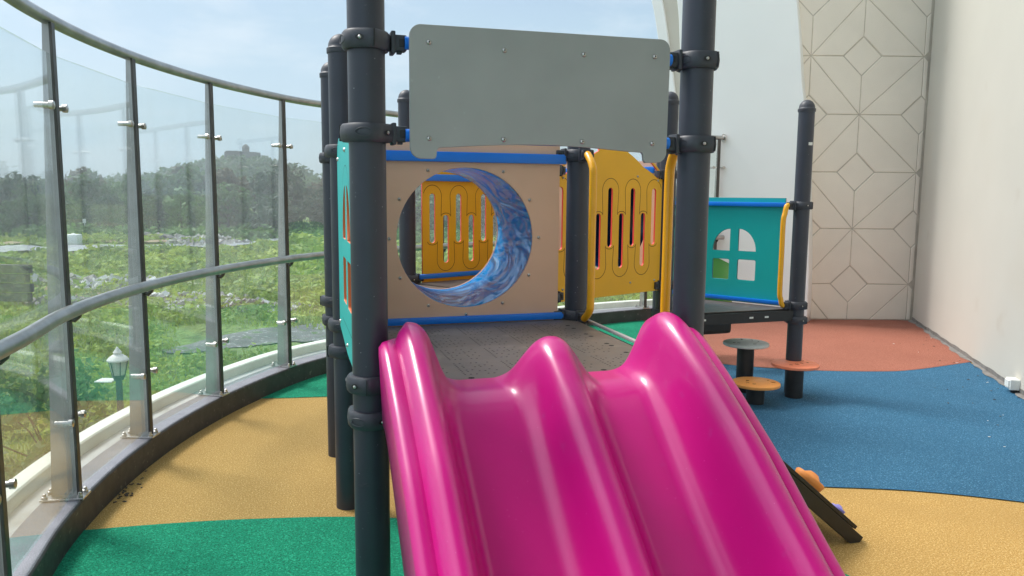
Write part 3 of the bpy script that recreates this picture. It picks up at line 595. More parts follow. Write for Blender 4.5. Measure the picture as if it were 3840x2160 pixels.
# yellow slotted boards
def slot(x, z0, z1, w_): r_ = w_ / 2; return [(x + r_ * math.cos(R(a)), z1 - r_ + r_ * math.sin(R(a))) for a in range(0, 181, 20)] + [(x + r_ * math.cos(R(a)), z0 + r_ + r_ * math.sin(R(a))) for a in range(180, 361, 20)]
def yellow_board(a, b, s0, s1, high, low, zh, zl, rails, wd_=.046, arch=True, face=1, cut=True, base=.872):
    O = P[a]; dx = udir(a, b); top_s, top_c = 1.70, 1.93
    m_ = (s0 + s1) / 2; hw = (s1 - s0) / 2
    ol = [(s0, base), (s1, base)]
    for k in range(21):
        t_ = 1 - 2 * k / 20; ol.append((m_ + hw * t_, top_s + (top_c - top_s) * (1 - abs(t_) ** 2.0)))
    holes = [slot(x, *zh, wd_) for x in high] + [slot(x, *zl, wd_) for x in low]
    if cut:
        for sg in (-1, 1):
            q = []
            for k in range(11): t_ = .28 + .62 * k / 10; q.append((m_ + sg * hw * t_, top_s + (top_c - top_s) * (1 - t_ ** 2) - .022))
            for k in range(11): t_ = .90 - .62 * k / 10; q.append((m_ + sg * hw * t_, top_s + (top_c - top_s) * (1 - t_ ** 2) - .075 - .03 * (1 - abs(t_ - .59) / .31)))
            holes.append(q if sg > 0 else q[::-1])
    pb = panel('slotted_board', ol, holes, (O[0], O[1], 0), dx, .013, [M['yellow'], M['red_core']], PLAY, bev=.0015)
    # engraved wave around the slots
    dxv = V2(dx); nrv = dxv.cross(Vector((0, 0, 1))); mb = MB(); f = .0068
    allx = sorted([(x, 'h') for x in high] + [(x, 'l') for x in low]); sp_ = allx[1][0] - allx[0][0]
    r_ = .082
    def wave(ztop_h, ztop_l, sign, phase):
        pts = []
        xx = s0 + .015
        while xx < s1 - .01:
            xn, kd = min(allx, key=lambda q: abs(q[0] - xx)); u = min(1, abs(xx - xn) / (sp_ / 2)); zc = ztop_h if kd == 'h' else ztop_l
            pts.append((xx, zc, u)); xx += .004
        return pts
    def outl(zs_h, zs_l, sg):
        # alternate: arc over each far slot, straight sides, small opposite arc at the other slots
        pts = []
        for (x, kd) in allx:
            far = (kd == 'h') == (sg > 0); zc = zs_h if far else zs_l
            for a_ in range(180, -1, -15):
                w2 = r_ if far else sp_ - r_ + .004
                aa = R(a_); pts.append((x + w2 * math.cos(aa), zc + sg * (w2 * (1 if far else .55)) * math.sin(aa)))
        return [p for p in pts if s0 + .01 < p[0] < s1 - .01]
    for pts in (outl(zh[1] - .02, zl[1] - .01, 1), outl(zl[0] + .02, zh[0] + .01, -1)):
        for sgn in (1, -1):
            for (x0, z0), (x1, z1) in zip(pts, pts[1:]):
                A_ = Vector((*O, 0)) + dxv * x0 + Vector((0, 0, z0)) + nrv * (f * sgn); B_ = Vector((*O, 0)) + dxv * x1 + Vector((0, 0, z1)) + nrv * (f * sgn)
                d_ = (B_ - A_); 
                if d_.length < 1e-5: continue
                s2 = d_.normalized().cross(nrv) * .0022; mb.add([A_ - s2, B_ - s2, B_ + s2, A_ + s2], [(0, 1, 2, 3)])
    merge(pb, mb, M['groove'])
    if rails:
        for z, h in rails: bar('board_rail', at(a, b, .08, rails_off * face), at(a, b, Ls(a, b) - .08, rails_off * face), z, h=h, t=.03, parent=pb)
    screws(pb, O, dx, [(s0 + .06, .95), (m_ - .2, .95), (m_ + .2, .95), (s1 - .06, .95), (s0 + .05, 1.655), (m_ - .25, 1.68), (m_ + .25, 1.68), (s1 - .05, 1.655)], .0066, .008)
    return pb
rails_off = .026
yellow_board('B', 'E', .07, 1.12, [.10, .335, .57, .80, 1.03], [.22, .455, .685, .915], (1.205, 1.60), (1.06, 1.43), [(1.66, .045), (.93, .035)], face=-1)
yellow_board('C', 'F', .127, 1.13, [.217, .46, .703, .95], [.34, .582, .825], (1.185, 1.552), (1.033, 1.392), [(1.668, .05), (.94, .035)], face=1, cut=False, wd_=.05)
# second beige board with dark blue bubble on the far side, green flap left of the tunnel
O = P['F']; dx = udir('F', 'E'); LFE = Ls('F', 'E')
bb = panel('tunnel_board', [(.10, .89), (LFE - .10, .89), (LFE - .10, 1.80), (.10, 1.80)], [circ(LFE / 2 + .09, 1.35, .37, 48)], (O[0], O[1], 0), dx, .015, [M['beige'], M['beige_e']], PLAY)
for z in (1.735, .93): bar('board_rail', at('F', 'E', .1, .02), at('F', 'E', LFE - .1, .02), z, t=.022, parent=bb)
c0 = Vector((*at('F', 'E', LFE / 2 + .09, -.01), 1.35)); nb = -(udir('F', 'E').cross(Vector((0, 0, 1))))
mb = MB(); mb.lathe(c0, [(.365, 0), (.36, 0.01), (.35, .25), (.33, .45), (.25, .6), (.12, .66), (0, .68)], 40, axis=nb); mb.f = [f for f in mb.f if len(f) == 4 or len(f) == 3]; mb.m = mb.m[:len(mb.f)]
mb.build('bubble', mat('dark_blue_plastic', srgb(8, 40, 90), .25), PLAY, smooth=60)
# teal boards
def quarter(cx, cz, rx, rz, sg, n=8): return [(cx, cz), (cx, cz + rz)] + [(cx + sg * rx * math.sin(R(90 * k / n)), cz + rz * math.cos(R(90 * k / n))) for k in range(1, n + 1)]
O = P['P6']; dx = udir('P6', 'G'); L6 = Ls('P6', 'G')
hs = [quarter(.575, 1.105, .152, .18, 1), quarter(.502, 1.108, .152, .18, -1), rrect(.575, .868, .722, 1.035, .012, 3), rrect(.348, .872, .502, 1.038, .012, 3)]
tb = panel('window_board', [(.125, .69), (L6 - .12, .69), (L6 - .12, 1.54), (.125, 1.54)], hs, (O[0], O[1], 0), dx, .018, [M['teal'], M['teal_dark']], PLAY)
fs = 1 if udir('P6', 'G').cross(Vector((0, 0, 1))).dot(Vector((0, -1, 0))) > 0 else -1
for z, h in ((1.488, .035), (.716, .03)): bar('board_rail', at('P6', 'G', .11, .026 * fs), at('P6', 'G', L6 - .1, .026 * fs), z, h=h, t=.03, parent=tb)
O = P['P1']; dx = udir('P1', 'P2'); L12 = Ls('P1', 'P2'); offL = -.022
Oo = at('P1', 'P2', 0, offL)
ol = [(.085, .885), (L12 * .52, .885 - .0), (L12 - .10, .93), (L12 - .085, .97), (L12 - .085, 1.70), (L12 - .12, 1.76), (L12 - .2, 1.79), (.2, 1.79), (.085, 1.74)]
hs = [quarter(L12 / 2 + .04, 1.36, .17, .22, 1), quarter(L12 / 2 - .04, 1.36, .17, .22, -1), rrect(L12 / 2 + .04, 1.09, L12 / 2 + .21, 1.28, .012, 3), rrect(L12 / 2 - .21, 1.09, L12 / 2 - .04, 1.28, .012, 3)]
tl = panel('window_board', ol, hs, (Oo[0], Oo[1], 0), dx, .018, [M['teal'], M['teal_e']], PLAY)
screws(tl, Oo, dx, [(.14, .93), (L12 / 2, .93), (L12 - .15, .96), (.14, 1.7), (L12 / 2, 1.72), (L12 - .16, 1.7)], -.0095, .009)
for z in (1.742, .92): bar('board_rail', at('P1', 'P2', .08, 0), at('P1', 'P2', L12 - .08, 0), z, h=.04, t=.03, parent=tl)
mb = MB(); dv = V2(dx); nv = dv.cross(Vector((0, 0, 1)))
def arcline(mb, O_, pts, f, w_=.0022):
    P_ = [Vector((O_[0], O_[1], 0)) + dv * x + Vector((0, 0, z)) + nv * f for x, z in pts]
    for a, b in zip(P_, P_[1:]): s2 = (b - a).normalized().cross(nv) * w_; mb.add([a - s2, b - s2, b + s2, a + s2], [(0, 1, 2, 3)])
arcline(mb, Oo, [(L12 / 2 + .26 * math.cos(R(a)), 1.36 + .30 * math.sin(R(a))) for a in range(0, 181, 12)], -.0094); arcline(mb, Oo, [(L12 / 2 - .3, 1.0), (L12 / 2 + .3, 1.0)], -.0094)
merge(tl, mb, M['teal_dark'])

# decks
def deck(name, keys, z, inset=.05, holes=None, depth=.085):
    c_ = sum(P[k] for k in keys) / len(keys); pts = [P[k] + (c_ - P[k]) / np.linalg.norm(c_ - P[k]) * inset for k in keys]
    mb = MB(); prism(mb, pts, z - .006, z, 0); ins = [p + (c_ - p) * .006 for p in pts]; prism(mb, ins, z - depth, z - .0062, 1)
    if holes:
        for (x, y, rr) in holes: mb.add([(x + rr * math.cos(t_), y + rr * math.sin(t_), z + .0006) for t_ in [2 * math.pi * i / 8 for i in range(8)]], [tuple(range(8))], 2)
    return mb.build(name, [M['deck'], M['black'], M['dark_hole']], PLAY)
hl = []
o_ = Vector((*P['P1'], 0)); rr_ = random.Random(3)
def H_(a, b, r_=.0042): v = o_ + E1 * a + E2 * b; hl.append((v.x, v.y, r_))
for cx in range(5):
    for cy in range(4):
        a0, b0 = .16 + cx * .19, .10 + cy * .26
        for i in range(7):
            for j in range(9):
                if i in (0,) or (j % 3 != 1 and (i + j * 2) % 3 != 0 and rr_.random() < .9): H_(a0 + i * .022, b0 + j * .023)
for b in (.12, .18, .32, .47, .52, .7, .76, .92, 1.0): H_(L14 - .10, b, .012)
for a in (.36, .87): H_(a, .045, .012)
deck('deck_plate', ['P1', 'P4', 'P5', 'P2'], .90, .035, hl)
deck('deck_plate', ['P3', 'B', 'C'], .90, .03, depth=.03); deck('deck_plate', ['B', 'E', 'F', 'C'], .898, .05, depth=.03); deck('deck_plate', ['E', 'P6', 'G'], .682, .03)
bar('deck_edge_strip', at('P4', 'P5', .07, .035), at('P4', 'P5', Ls('P4', 'P5') - .07, .035), .899, h=.016, t=.022, parent=PLAY, m='deck_edge')
# beam with slots below the far deck, dark under-deck step
mb = MB(); a3, b3 = at('E', 'P6', .1, .035), at('E', 'P6', Ls('E', 'P6') - .06, .035); d_ = udir('E', 'P6'); n_ = d_.cross(Vector((0, 0, 1)))
mb.box((*((a3 + b3) / 2), .635), (Ls('E', 'P6') - .16, .012, .08), X=d_, Y=n_, bev=.002)
for s_ in (.32, .74, .88): c_ = at('E', 'P6', s_, .0425); mb.box((*c_, .635), (.035, .003, .014), X=d_, Y=n_, mi=1, bev=.001)
mb.build('deck_beam', [M['black'], M['pvc']], PLAY)
mb = MB(); c_ = at('E', 'P6', .50, -.30); mb.box((*c_, .54), (.42, .3, .12), X=d_, Y=n_, bev=.03); mb.build('support_box', M['black'], PLAY)

# yellow hand loops
def loop(k, d, z0, z1, reach):
    d = Vector(d).normalized(); b = Vector((*P[k], 0)); pts = []
    s0 = r0 + .05
    ctr = [(s0 - .0, z0), (s0 + .03, z0 + .006), (reach - .012, z0 + .05), (reach, z0 + .11), (reach, (z0 + z1) / 2), (reach, z1 - .13), (reach - .012, z1 - .06), (s0 + .03, z1 - .006), (s0 - .0, z1)]
    cv = catmull(ctr, 8); mb = MB(); mb.tube([b + d * float(q[0]) + Vector((0, 0, float(q[1]))) for q in cv], .019, 14, up=(d.y, -d.x, 0)); mb.build('hand_loop', M['yellow_tube'], PLAY, smooth=True)
loop('P5', udir('P5', 'P4'), .918, 1.752, .21); loop('P4', udir('P4', 'P5'), .92, 1.737, .19); loop('P6', udir('P6', 'E'), .711, 1.485, .165)

# black climbing ramp off the right side of the first deck
D45 = udir('P4', 'P5'); out_ = D45.cross(Vector((0, 0, 1))); b0 = Vector((*P['P4'], 0))
k0, k1 = .187, 1.02; top = (.05, .86); bot = (1.03, .03)
sl = (out_ * (bot[0] - top[0]) + Vector((0, 0, bot[1] - top[1]))).normalized(); up_ = D45.cross(sl); up_ = up_ if up_.z > 0 else -up_
mb = MB(); A_ = b0 + out_ * top[0] + Vector((0, 0, top[1])); ln = math.hypot(bot[0] - top[0], bot[1] - top[1])
mb.box(A_ + sl * (ln / 2 - .03) + D45 * ((k0 + k1) / 2) + up_ * .0, (ln - .06, k1 - k0, .018), X=sl, Y=D45, Z=up_, bev=.003)
rampo = mb.build('climbing_ramp', M['black'], PLAY)
for kk in (k0 + .012, k1 - .012): mb = MB(); mb.box(A_ + sl * (ln / 2) + D45 * kk - up_ * .042, (ln, .03, .06), X=sl, Y=D45, Z=up_, bev=.003); mb.build('ramp_stringer', M['black'], rampo)
def hold(s_, k_, sz, m_, seed):
    c_ = A_ + sl * s_ + D45 * k_ + up_ * .009; rg = random.Random(seed); mb = MB()
    ph = [rg.random() * 6 for _ in range(3)]
    mb.lathe(c_, [(sz * .85, 0), (sz, sz * .25), (sz * 1.06, sz * .5), (sz * .98, sz * .62), (sz * .6, sz * .68), (sz * .3, sz * .95), (0, sz * 1.0)], 20, axis=up_, X=sl, rfun=lambda r_, h, a: r_ * (1 + .16 * math.sin(2 * a + ph[0]) + .1 * math.sin(3 * a + ph[1])))
    mb.build('climbing_hold', M[m_], rampo, smooth=60)
hold(.96, k0 + .11, .07, 'orange_grip', 1); hold(1.17, k0 + .10, .035, 'purple_grip', 2); hold(.25, .5, .06, 'orange_grip', 3); hold(.5, .75, .06, 'purple_grip', 4); hold(.9, .8, .06, 'orange_grip', 5)

# ---- double slide
zt_k = [(0, .906), (.14, .904), (.19, .893), (.26, .845), (.42, .708), (.63, .532), (.83, .372), (1.0, .25), (1.12, .19), (1.25, .165), (1.45, .155), (1.6, .15)]
rim_k = [(0, 1.09), (.03, 1.122), (.08, 1.134), (.16, 1.12), (.24, 1.08), (.42, .975), (.63, .838), (.83, .682), (1.0, .556), (1.15, .45), (1.3, .38), (1.5, .34), (1.6, .33)]
rdg_k = [(0, .93), (.03, 1.02), (.07, 1.062), (.12, 1.072), (.18, 1.055), (.24, 1.02), (.42, .90), (.56, .79), (.70, .68), (.834, .57), (1.0, .44), (1.15, .36), (1.3, .31), (1.5, .29), (1.6, .285)]
def sm(kn, x):
    xs_, ys_ = zip(*kn); ys_ = np.array(ys_); return sum(np.interp(x + o * .025, xs_, ys_) for o in (-1.5, -.75, 0, .75, 1.5)) / 5
ts = sorted(set([0, .004, .01, .02, .03, .045] + [.06 + 1.54 * k / 90 for k in range(91)]))
def sstep(x): x = min(1, max(0, x)); return x * x * (3 - 2 * x)
TX = [0, .02, .035, .05, .065, .08, .10, .125, .15]; TF = [1, .985, .93, .81, .60, .37, .18, .05, 0]
RX = np.arange(0, .1901, .01); RF = np.interp(RX, [0, .02, .04, .06, .08, .105, .13, .16, .19], [1, .99, .94, .80, .56, .26, .09, .02, 0]); RF[1:-1] = .25 * RF[:-2] + .5 * RF[1:-1] + .25 * RF[2:]
def section(t_):
    zt, zr, zm = sm(zt_k, t_), sm(rim_k, t_), sm(rdg_k, t_); W = 1.172; pts = []
    lo = .068 if t_ < .06 else max(.016, .068 - (t_ - .06) * 1.0)
    fl = sstep((t_ - .045) / .08)
    half = []
    c_ = .116; wd_ = c_ - lo
    for fr, dz in ((.10, None), (.03, -.16), (.0, -.10), (.0, -.070), (.10, -.056), (.26, -.052), (.42, -.058), (.50, -.060), (.56, -.045), (.64, -.024), (.78, -.008), (.90, -.001)): half.append((lo + fr * wd_, zt - .10 if dz is None else zr + dz))
    bl = sstep((t_ - .10) / .18)
    def fall(d, k_): return (1 - bl) * float(np.interp(d, RX, RF)) + bl * float(np.interp(d / k_, TX, TF))
    outer = list(half); NK = 22
    left = outer + [(c_ + .19 * k / NK, zt + (zr - zt) * fall(.19 * k / NK, .88)) for k in range(NK + 1)]
    rwid = outer + [(c_ + .19 * k / NK, zt + (zr - zt) * fall(.19 * k / NK, 1.12)) for k in range(NK + 1)]
    L_ = list(left); Lx = left[-1][0]; a0 = .6 - .18
    for k in range(1, 5): L_.append((Lx + (a0 - Lx) * k / 5, zt))
    for k in range(0, 41):
        u = -1 + 2 * k / 40; f0 = (1 + math.cos(math.pi * abs(u) ** 1.15)) / 2; f1 = float(np.interp(abs(u) * .18 / (1.05 if u < 0 else .9), TX, TF)); L_.append((.6 + .18 * u, zt + (zm - zt) * ((1 - bl) * f0 + bl * f1)))
    Rx = W - Lx; b0_ = .6 + .18
    for k in range(1, 5): L_.append((b0_ + (Rx - b0_) * k / 5, zt))
    L_ += [(W - a, z) for a, z in reversed(rwid)]
    return L_
mb = MB(); o3 = Vector((*P['P1'], 0)); rows = []
for t_ in ts:
    sct = section(t_); rows.append([o3 + E1 * a + N1 * (t_ + .004) + Vector((0, 0, z)) for a, z in sct])
n = len(rows[0]); mb.v = [tuple(v) for r_ in rows for v in r_]
mb.f = [(i * n + j, i * n + j + 1, (i + 1) * n + j + 1, (i + 1) * n + j) for i in range(len(rows) - 1) for j in range(n - 1)]
# rounded closing skirt at the top end
end = [v + N1 * -.0 + Vector((0, 0, -.03)) for v in rows[0]]; b_ = len(mb.v)
back = [Vector((v.x, v.y, .86)) for v in rows[0]]; mb.v += [tuple(v) for v in back]; mb.f += [(j, j + 1, b_ + j + 1, b_ + j) for j in range(n - 1)]
mb.m = [0] * len(mb.f)
slide = mb.build('double_slide', M['slide'], PLAY, smooth=70)
md = slide.modifiers.new('sol', 'SOLIDIFY'); md.thickness = .006; md.offset = 1 if False else 0

# green slide and clear hood beyond the far deck, seen through the teal window
mb = MB(); K = 40; nh = 10
for q in range(nh + 1):
    for k in range(K):
        a = 2 * math.pi * k / K; topz = 1.05 - .16 * math.cos(a); z_ = .55 + (topz - .55) * q / nh; rad = .34 + .02 * math.sin(math.pi * q / nh) + (.015 if q == nh else 0)
        mb.v.append((1.74 + rad * math.cos(a), 7.3 + rad * math.sin(a), z_))
mb.f = [(q * K + k, q * K + (k + 1) % K, (q + 1) * K + (k + 1) % K, (q + 1) * K + k) for q in range(nh) for k in range(K)]; mb.m = [0] * len(mb.f)
mb.build('green_slide', mat('green_slide_plastic', srgb(70, 160, 50), .3, coat=.3), PLAY, smooth=60)

# ------------------------------------------------------------------ stepping stools
def stool(x, y, h, m, label, seed):
    t_ = empty('stepping_stool', (x, y, 0)); tag(t_, label, 'stool', 'round stepping stools beside the play structure')
    mb = MB(); mb.lathe((x, y, h - .028), [(.0, 0), (.168, 0), (.176, .004), (.178, .012), (.176, .022), (.168, .026), (0, .0275)], 48, mi=0)
    rg = random.Random(seed)
    for k in range(7):
        a = rg.random() * 6.28; r1 = .04 + rg.random() * .09; c_ = Vector((x + r1 * math.cos(a), y + r1 * math.sin(a), h)); b = rg.random() * 6.28
        mb.tube([c_ + Vector((.018 * math.cos(b + q), .018 * math.sin(b + q), .0003)) for q in (0, .5, 1, 1.5)], .0016, 5, mi=1)
    mb.build('disc', [M[m], M['groove'] if m != 'grey_top' else M['clamp']], t_, smooth=40)
    mb = MB(); mb.lathe((x, y, 0), [(.066, 0), (.066, h - .04), (.075, h - .039), (.075, h - .029)], 28); mb.build('stem', M['black'], t_, smooth=40)
stool(2.2, 5.88, .274, 'coral_top', 'coral topped stool, rightmost of the three, in front of the far post', 1)
stool(1.84, 5.69, .169, 'orange_top', 'lowest stool with orange top on a short black stem, nearest the slide', 2)
stool(1.86, 6.04, .405, 'grey_top', 'tallest stool with pale grey round top, below the far black deck', 3)

mb = MB(); rg = random.Random(4)
for i in range(46):
    y = rg.uniform(4.4, 8.6); xw = 5.06 - (9.66 - y) * .277; x = xw - abs(rg.gauss(0, .38)) - .05; a = rg.random() * 6.28; l = rg.uniform(.008, .022)
    mb.box((x, y, .0125), (l, l * rg.uniform(.25, .5), .003), X=(math.cos(a), math.sin(a), .1), Y=(-math.sin(a), math.cos(a), 0), mi=0 if rg.random() < .75 else 1)
for i in range(26):
    q = path(nearest((-1.9, 3.9)) + rg.gauss(0, .12), -abs(rg.gauss(0, .03)) - .01)[0]; mb.box((q[0], q[1], .004), (rg.uniform(.006, .02), rg.uniform(.004, .01), .004), X=(math.cos(i), math.sin(i), 0), Y=(-math.sin(i), math.cos(i), 0))
lt = mb.build('floor_litter', [M['bark'], M['pvc']]); tag(lt, kind='stuff')

# ------------------------------------------------------------------ ground outside
ZG = -6.0
nx, ny = 150, 150
gx = np.sign(np.linspace(-1, 1, nx)) * np.abs(np.linspace(-1, 1, nx)) ** 2.2 * 520 - 20; gy = np.linspace(0, 1, ny) ** 2.2 * 640 - 12
GX, GY = np.meshgrid(gx, gy, indexing='ij')
def hfun(X, Y):
    h = .25 * np.sin(X * .21 + 1.3) * np.cos(Y * .17) + .12 * np.sin(X * .6 + Y * .4) + .1 * np.sin(X * 1.3 - Y * .9)
    d = np.hypot(X, Y); h = h * np.clip((d - 15) / 25, 0.1, 1)
    hill = 12.5 * np.exp(-(((X + 108) / 36) ** 2 + ((Y - 318) / 45) ** 2)) ; back = 5 * np.clip((d - 190) / 60, 0, 1)
    return ZG + h + hill + back
GZ = hfun(GX, GY)
me = bpy.data.meshes.new('terrain'); vv = np.stack([GX, GY, GZ], -1).reshape(-1, 3)
ff = [(i * ny + j, (i + 1) * ny + j, (i + 1) * ny + j + 1, i * ny + j + 1) for i in range(nx - 1) for j in range(ny - 1)]
me.from_pydata([tuple(v) for v in vv], [], ff)
gm = mat('field_ground', (.13, .22, .05), .95, col2=(.26, .33, .09), c2scale=.05, c2pos=(.35, .6), var=.35, vscale=.9, bump=1, bscale=2.5, bdist=.5,
         speck=[(.035, .60, .68, (.24, .20, .13)), (.3, .66, .75, (.05, .085, .03)), (.12, .60, .68, (.30, .27, .09))])
terr = link_mesh('terrain', me, gm, smooth=80); tag(terr, kind='structure')
# grey wet tracks and pale soil across the field
def strip(name, pts, wds, m, dz):
    pts = [np.array(p, float) for p in pts]; L_, R_ = [], []; rg = random.Random(5)
    cv = catmull(pts, 10); wv = np.interp(np.linspace(0, 1, len(cv)), np.linspace(0, 1, len(wds)), wds)
    for i, p in enumerate(cv):
        d_ = cv[min(i + 1, len(cv) - 1)] - cv[max(i - 1, 0)]; d_ /= np.linalg.norm(d_); n_ = np.array([-d_[1], d_[0]])
        L_.append(p + n_ * wv[i] * (.5 + .18 * rg.random())); R_.append(p - n_ * wv[i] * (.5 + .18 * rg.random()))
    K = 5; mb = MB(); rowsv = [[a * (1 - k / K) + b * k / K for k in range(K + 1)] for a, b in zip(L_, R_)]
    mb.v = [(p[0], p[1], float(hfun(p[0], p[1])) + dz) for r_ in rowsv for p in r_]; q = K + 1
    mb.f = [(i * q + k, i * q + k + 1, (i + 1) * q + k + 1, (i + 1) * q + k) for i in range(len(rowsv) - 1) for k in range(K)]; mb.m = [0] * len(mb.f)
    o = mb.build(name, m); tag(o, kind='structure'); return o
track = mat('wet_track', (.33, .35, .37), .45, var=.15, vscale=.3); soil = mat('bare_soil', (.34, .25, .16), .95, var=.2, vscale=.3)
gravel = mat('grey_gravel', (.14, .14, .14), .9, var=.35, vscale=.5, speck=[(1.2, .55, .65, (.08, .13, .04)), (4, .6, .66, (.3, .3, .3))])
strip('track', [(-88, 88), (-72, 95), (-58, 99), (-50, 103), (-42, 109), (-36, 120), (-30, 128)], [3, 7, 6, 3.5, 7, 5, 1], track, .30)
strip('soil_path', [(-90, 106), (-76, 107), (-64, 110), (-55, 111), (-50, 113)], [2, 6, 5, 4, 2], soil, .32)
strip('gravel_path', [(-17, 37), (-13, 40.5), (-8, 42.5), (0, 44), (10, 45)], [1, 3.5, 6, 7, 6], gravel, .07)
strip('soil_patch', [(-38, 60), (-31, 57), (-24, 55), (-18, 52)], [2, 5, 4, 1.5], soil, .12); strip('soil_patch', [(-70, 112), (-58, 112), (-48, 114)], [1, 3, 1], soil, .2)

# ------------------------------------------------------------------ foliage generators
def leaf_cloud(centers, radii, n, size, flat=.8, seed=0, shell=.55):
    g = np.random.default_rng(seed); C_ = np.array(centers, float); Rr = np.array(radii, float)
    pw_ = Rr ** 2; idx = g.choice(len(C_), n, p=pw_ / pw_.sum())
    d = g.normal(size=(n, 3)); d /= np.linalg.norm(d, axis=1)[:, None]; rad = (shell + (1 - shell) * g.random(n)) * (1 + .12 * g.normal(size=n))
    p = C_[idx] + d * (Rr[idx] * rad)[:, None] * np.array([1, 1, flat])
    nrm = d + g.normal(size=(n, 3)) * .55; nrm[:, 2] += .25; nrm /= np.linalg.norm(nrm, axis=1)[:, None]
    a = np.cross(nrm, g.normal(size=(n, 3))); a /= np.linalg.norm(a, axis=1)[:, None]; b = np.cross(nrm, a)
    s = size * (.6 + .8 * g.random(n)); a *= s[:, None]; b *= (s * (.45 + .3 * g.random(n)))[:, None]
    return np.stack([p - a, p - b, p + a, p + b], 1).reshape(-1, 3)
def quads_mesh(name, v, mats, mi=None):
    n = len(v) // 4; me = bpy.data.meshes.new(name); me.vertices.add(len(v)); me.vertices.foreach_set('co', v.astype(np.float32).ravel())
    me.loops.add(len(v)); me.loops.foreach_set('vertex_index', np.arange(len(v), dtype=np.int32)); me.polygons.add(n); me.polygons.foreach_set('loop_start', np.arange(0, len(v), 4, dtype=np.int32))
    me.update(calc_edges=True)
    for m in mats: me.materials.append(m)
    if mi is not None: me.polygons.foreach_set('material_index', mi)
    return me
def tree_proto(seed, h, wdt, mats, n=1500, leaf=.55):
    g = np.random.default_rng(seed); k = 11; cs, rs = [], []
    for i in range(k):
        a = g.random() * 6.28; r_ = wdt * .42 * math.sqrt(g.random()); z = h * (.36 + .5 * g.random() * (1 - .4 * r_ / wdt)); cs.append((r_ * math.cos(a), r_ * math.sin(a), z)); rs.append(wdt * (.17 + .13 * g.random()))
    cs.append((0, 0, h * .85)); rs.append(wdt * .2)
    for i in range(5): a = g.random() * 6.28; cs.append((wdt * .36 * math.cos(a), wdt * .36 * math.sin(a), h * .18)); rs.append(wdt * .2)
    v = leaf_cloud(cs, rs, n, leaf, .85, seed); me = quads_mesh('crown', v, mats)
    mb = MB(); mb.tube([(0, 0, -.5), (.1, .05, h * .25), (.0, .2, h * .5), (.15, .1, h * .8)], [h * .028, h * .022, h * .015, h * .006], 7)
    for i in range(6):
        c_ = cs[i]; mb.tube([(.05, .1, h * (.25 + .05 * i)), (c_[0] * .5, c_[1] * .5, (h * (.25 + .05 * i) + c_[2]) / 2 + .3), c_], [h * .012, h * .008, h * .003], 5)
    me2 = bpy.data.meshes.new('trunk'); me2.from_pydata(mb.v, [], mb.f); me2.materials.append(M['bark'])
    return me, me2
protos = [tree_proto(11, 12, 11, [M['leaf_far']]), tree_proto(12, 14, 10, [M['leaf_far2']]), tree_proto(13, 11, 12, [M['leaf_far']]), tree_proto(14, 13, 9, [M['leaf_brown']], n=1100), tree_proto(15, 12, 12, [M['leaf_far2']])]
lab = ['rounded mid green tree in the wood beyond the field', 'tall dark green tree in the wood beyond the field', 'broad mid green tree in the wood beyond the field', 'thin brownish tree in the wood beyond the field', 'broad dark green tree in the wood beyond the field']
def put_tree(k, x, y, s, rz, zoff=0):
    t_ = empty('tree', (x, y, float(hfun(x, y)) + zoff)); t_.rotation_euler.z = rz; t_.scale = (s, s, s * (.9 + .25 * random.random()))
    for nm, me in (('crown', protos[k][0]), ('trunk', protos[k][1])):
        o = bpy.data.objects.new(nm, me); col.objects.link(o); o.parent = t_
    tag(t_, lab[k], 'tree', ['rounded green trees', 'tall dark trees', 'broad green trees', 'thin brownish trees', 'broad dark trees'][k] + ' in the far wood')
rt = random.Random(21)
for row, (dist, n_, sc0) in enumerate(((138, 17, .70), (150, 16, .80), (166, 15, .90))):
    for i in range(n_):
        u = -.74 + .92 * (i + .5 * (row % 2) + rt.uniform(-.25, .25)) / n_; y = dist * (1 + rt.uniform(-.03, .03)) * (1 - .10 * (u + .7)); x = u * y
        k = rt.choice([0, 1, 2, 4, 0, 1, 2, 4, 3]); s = sc0 * rt.uniform(.85, 1.12)
        if u > -.45 and u < -.25: s *= 1.12
        put_tree(k, x, y, s, rt.uniform(0, 6.28))
# wooded hill behind, read as one mass
g = np.random.default_rng(5); cs, rs = [], []
for i in range(420):
    a = g.normal(size=2); x = -108 + a[0] * 30; y = 296 + a[1] * 22; cs.append((x, y, float(hfun(x, y)) + 1.5)); rs.append(2.6 + 2 * g.random())
for i in range(420):
    u = -.9 + 1.3 * g.random(); y = 225 + 60 * g.random(); x = u * y; cs.append((x, y, float(hfun(x, y)) + 2)); rs.append(3.5 + 2.5 * g.random())
v = leaf_cloud(cs, rs, 42000, 1.1, .8, 9, .7); me = quads_mesh('hill_woodland', v, [M['leaf_far']]); hw = bpy.data.objects.new('hill_woodland', me); col.objects.link(hw); tag(hw, kind='stuff')
# fort on the hill
fx, fy = -.342 * 318, 318; fz = float(hfun(fx, fy)) + 2.5
fort = empty('hilltop_fort', (fx, fy, fz)); tag(fort, 'hazy stone fort with small pointed turret on top of the wooded hill', 'fort')
mb = MB(); mb.box((fx - 1, fy, fz + 2.0), (12, 8, 3.2)); 
mb.box((fx - 4, fy - 1, fz + 3.5), (5, 6, 1.0))
mb.build('fort_wall', M['stone_far'], fort)
mb = MB(); mb.lathe((fx + .3, fy, fz + 3.3), [(1.4, 0), (1.4, 2.0), (1.6, 2.1), (1.1, 2.9), (.4, 3.5), (0, 3.7)], 10); mb.build('turret', M['stone_far'], fort)

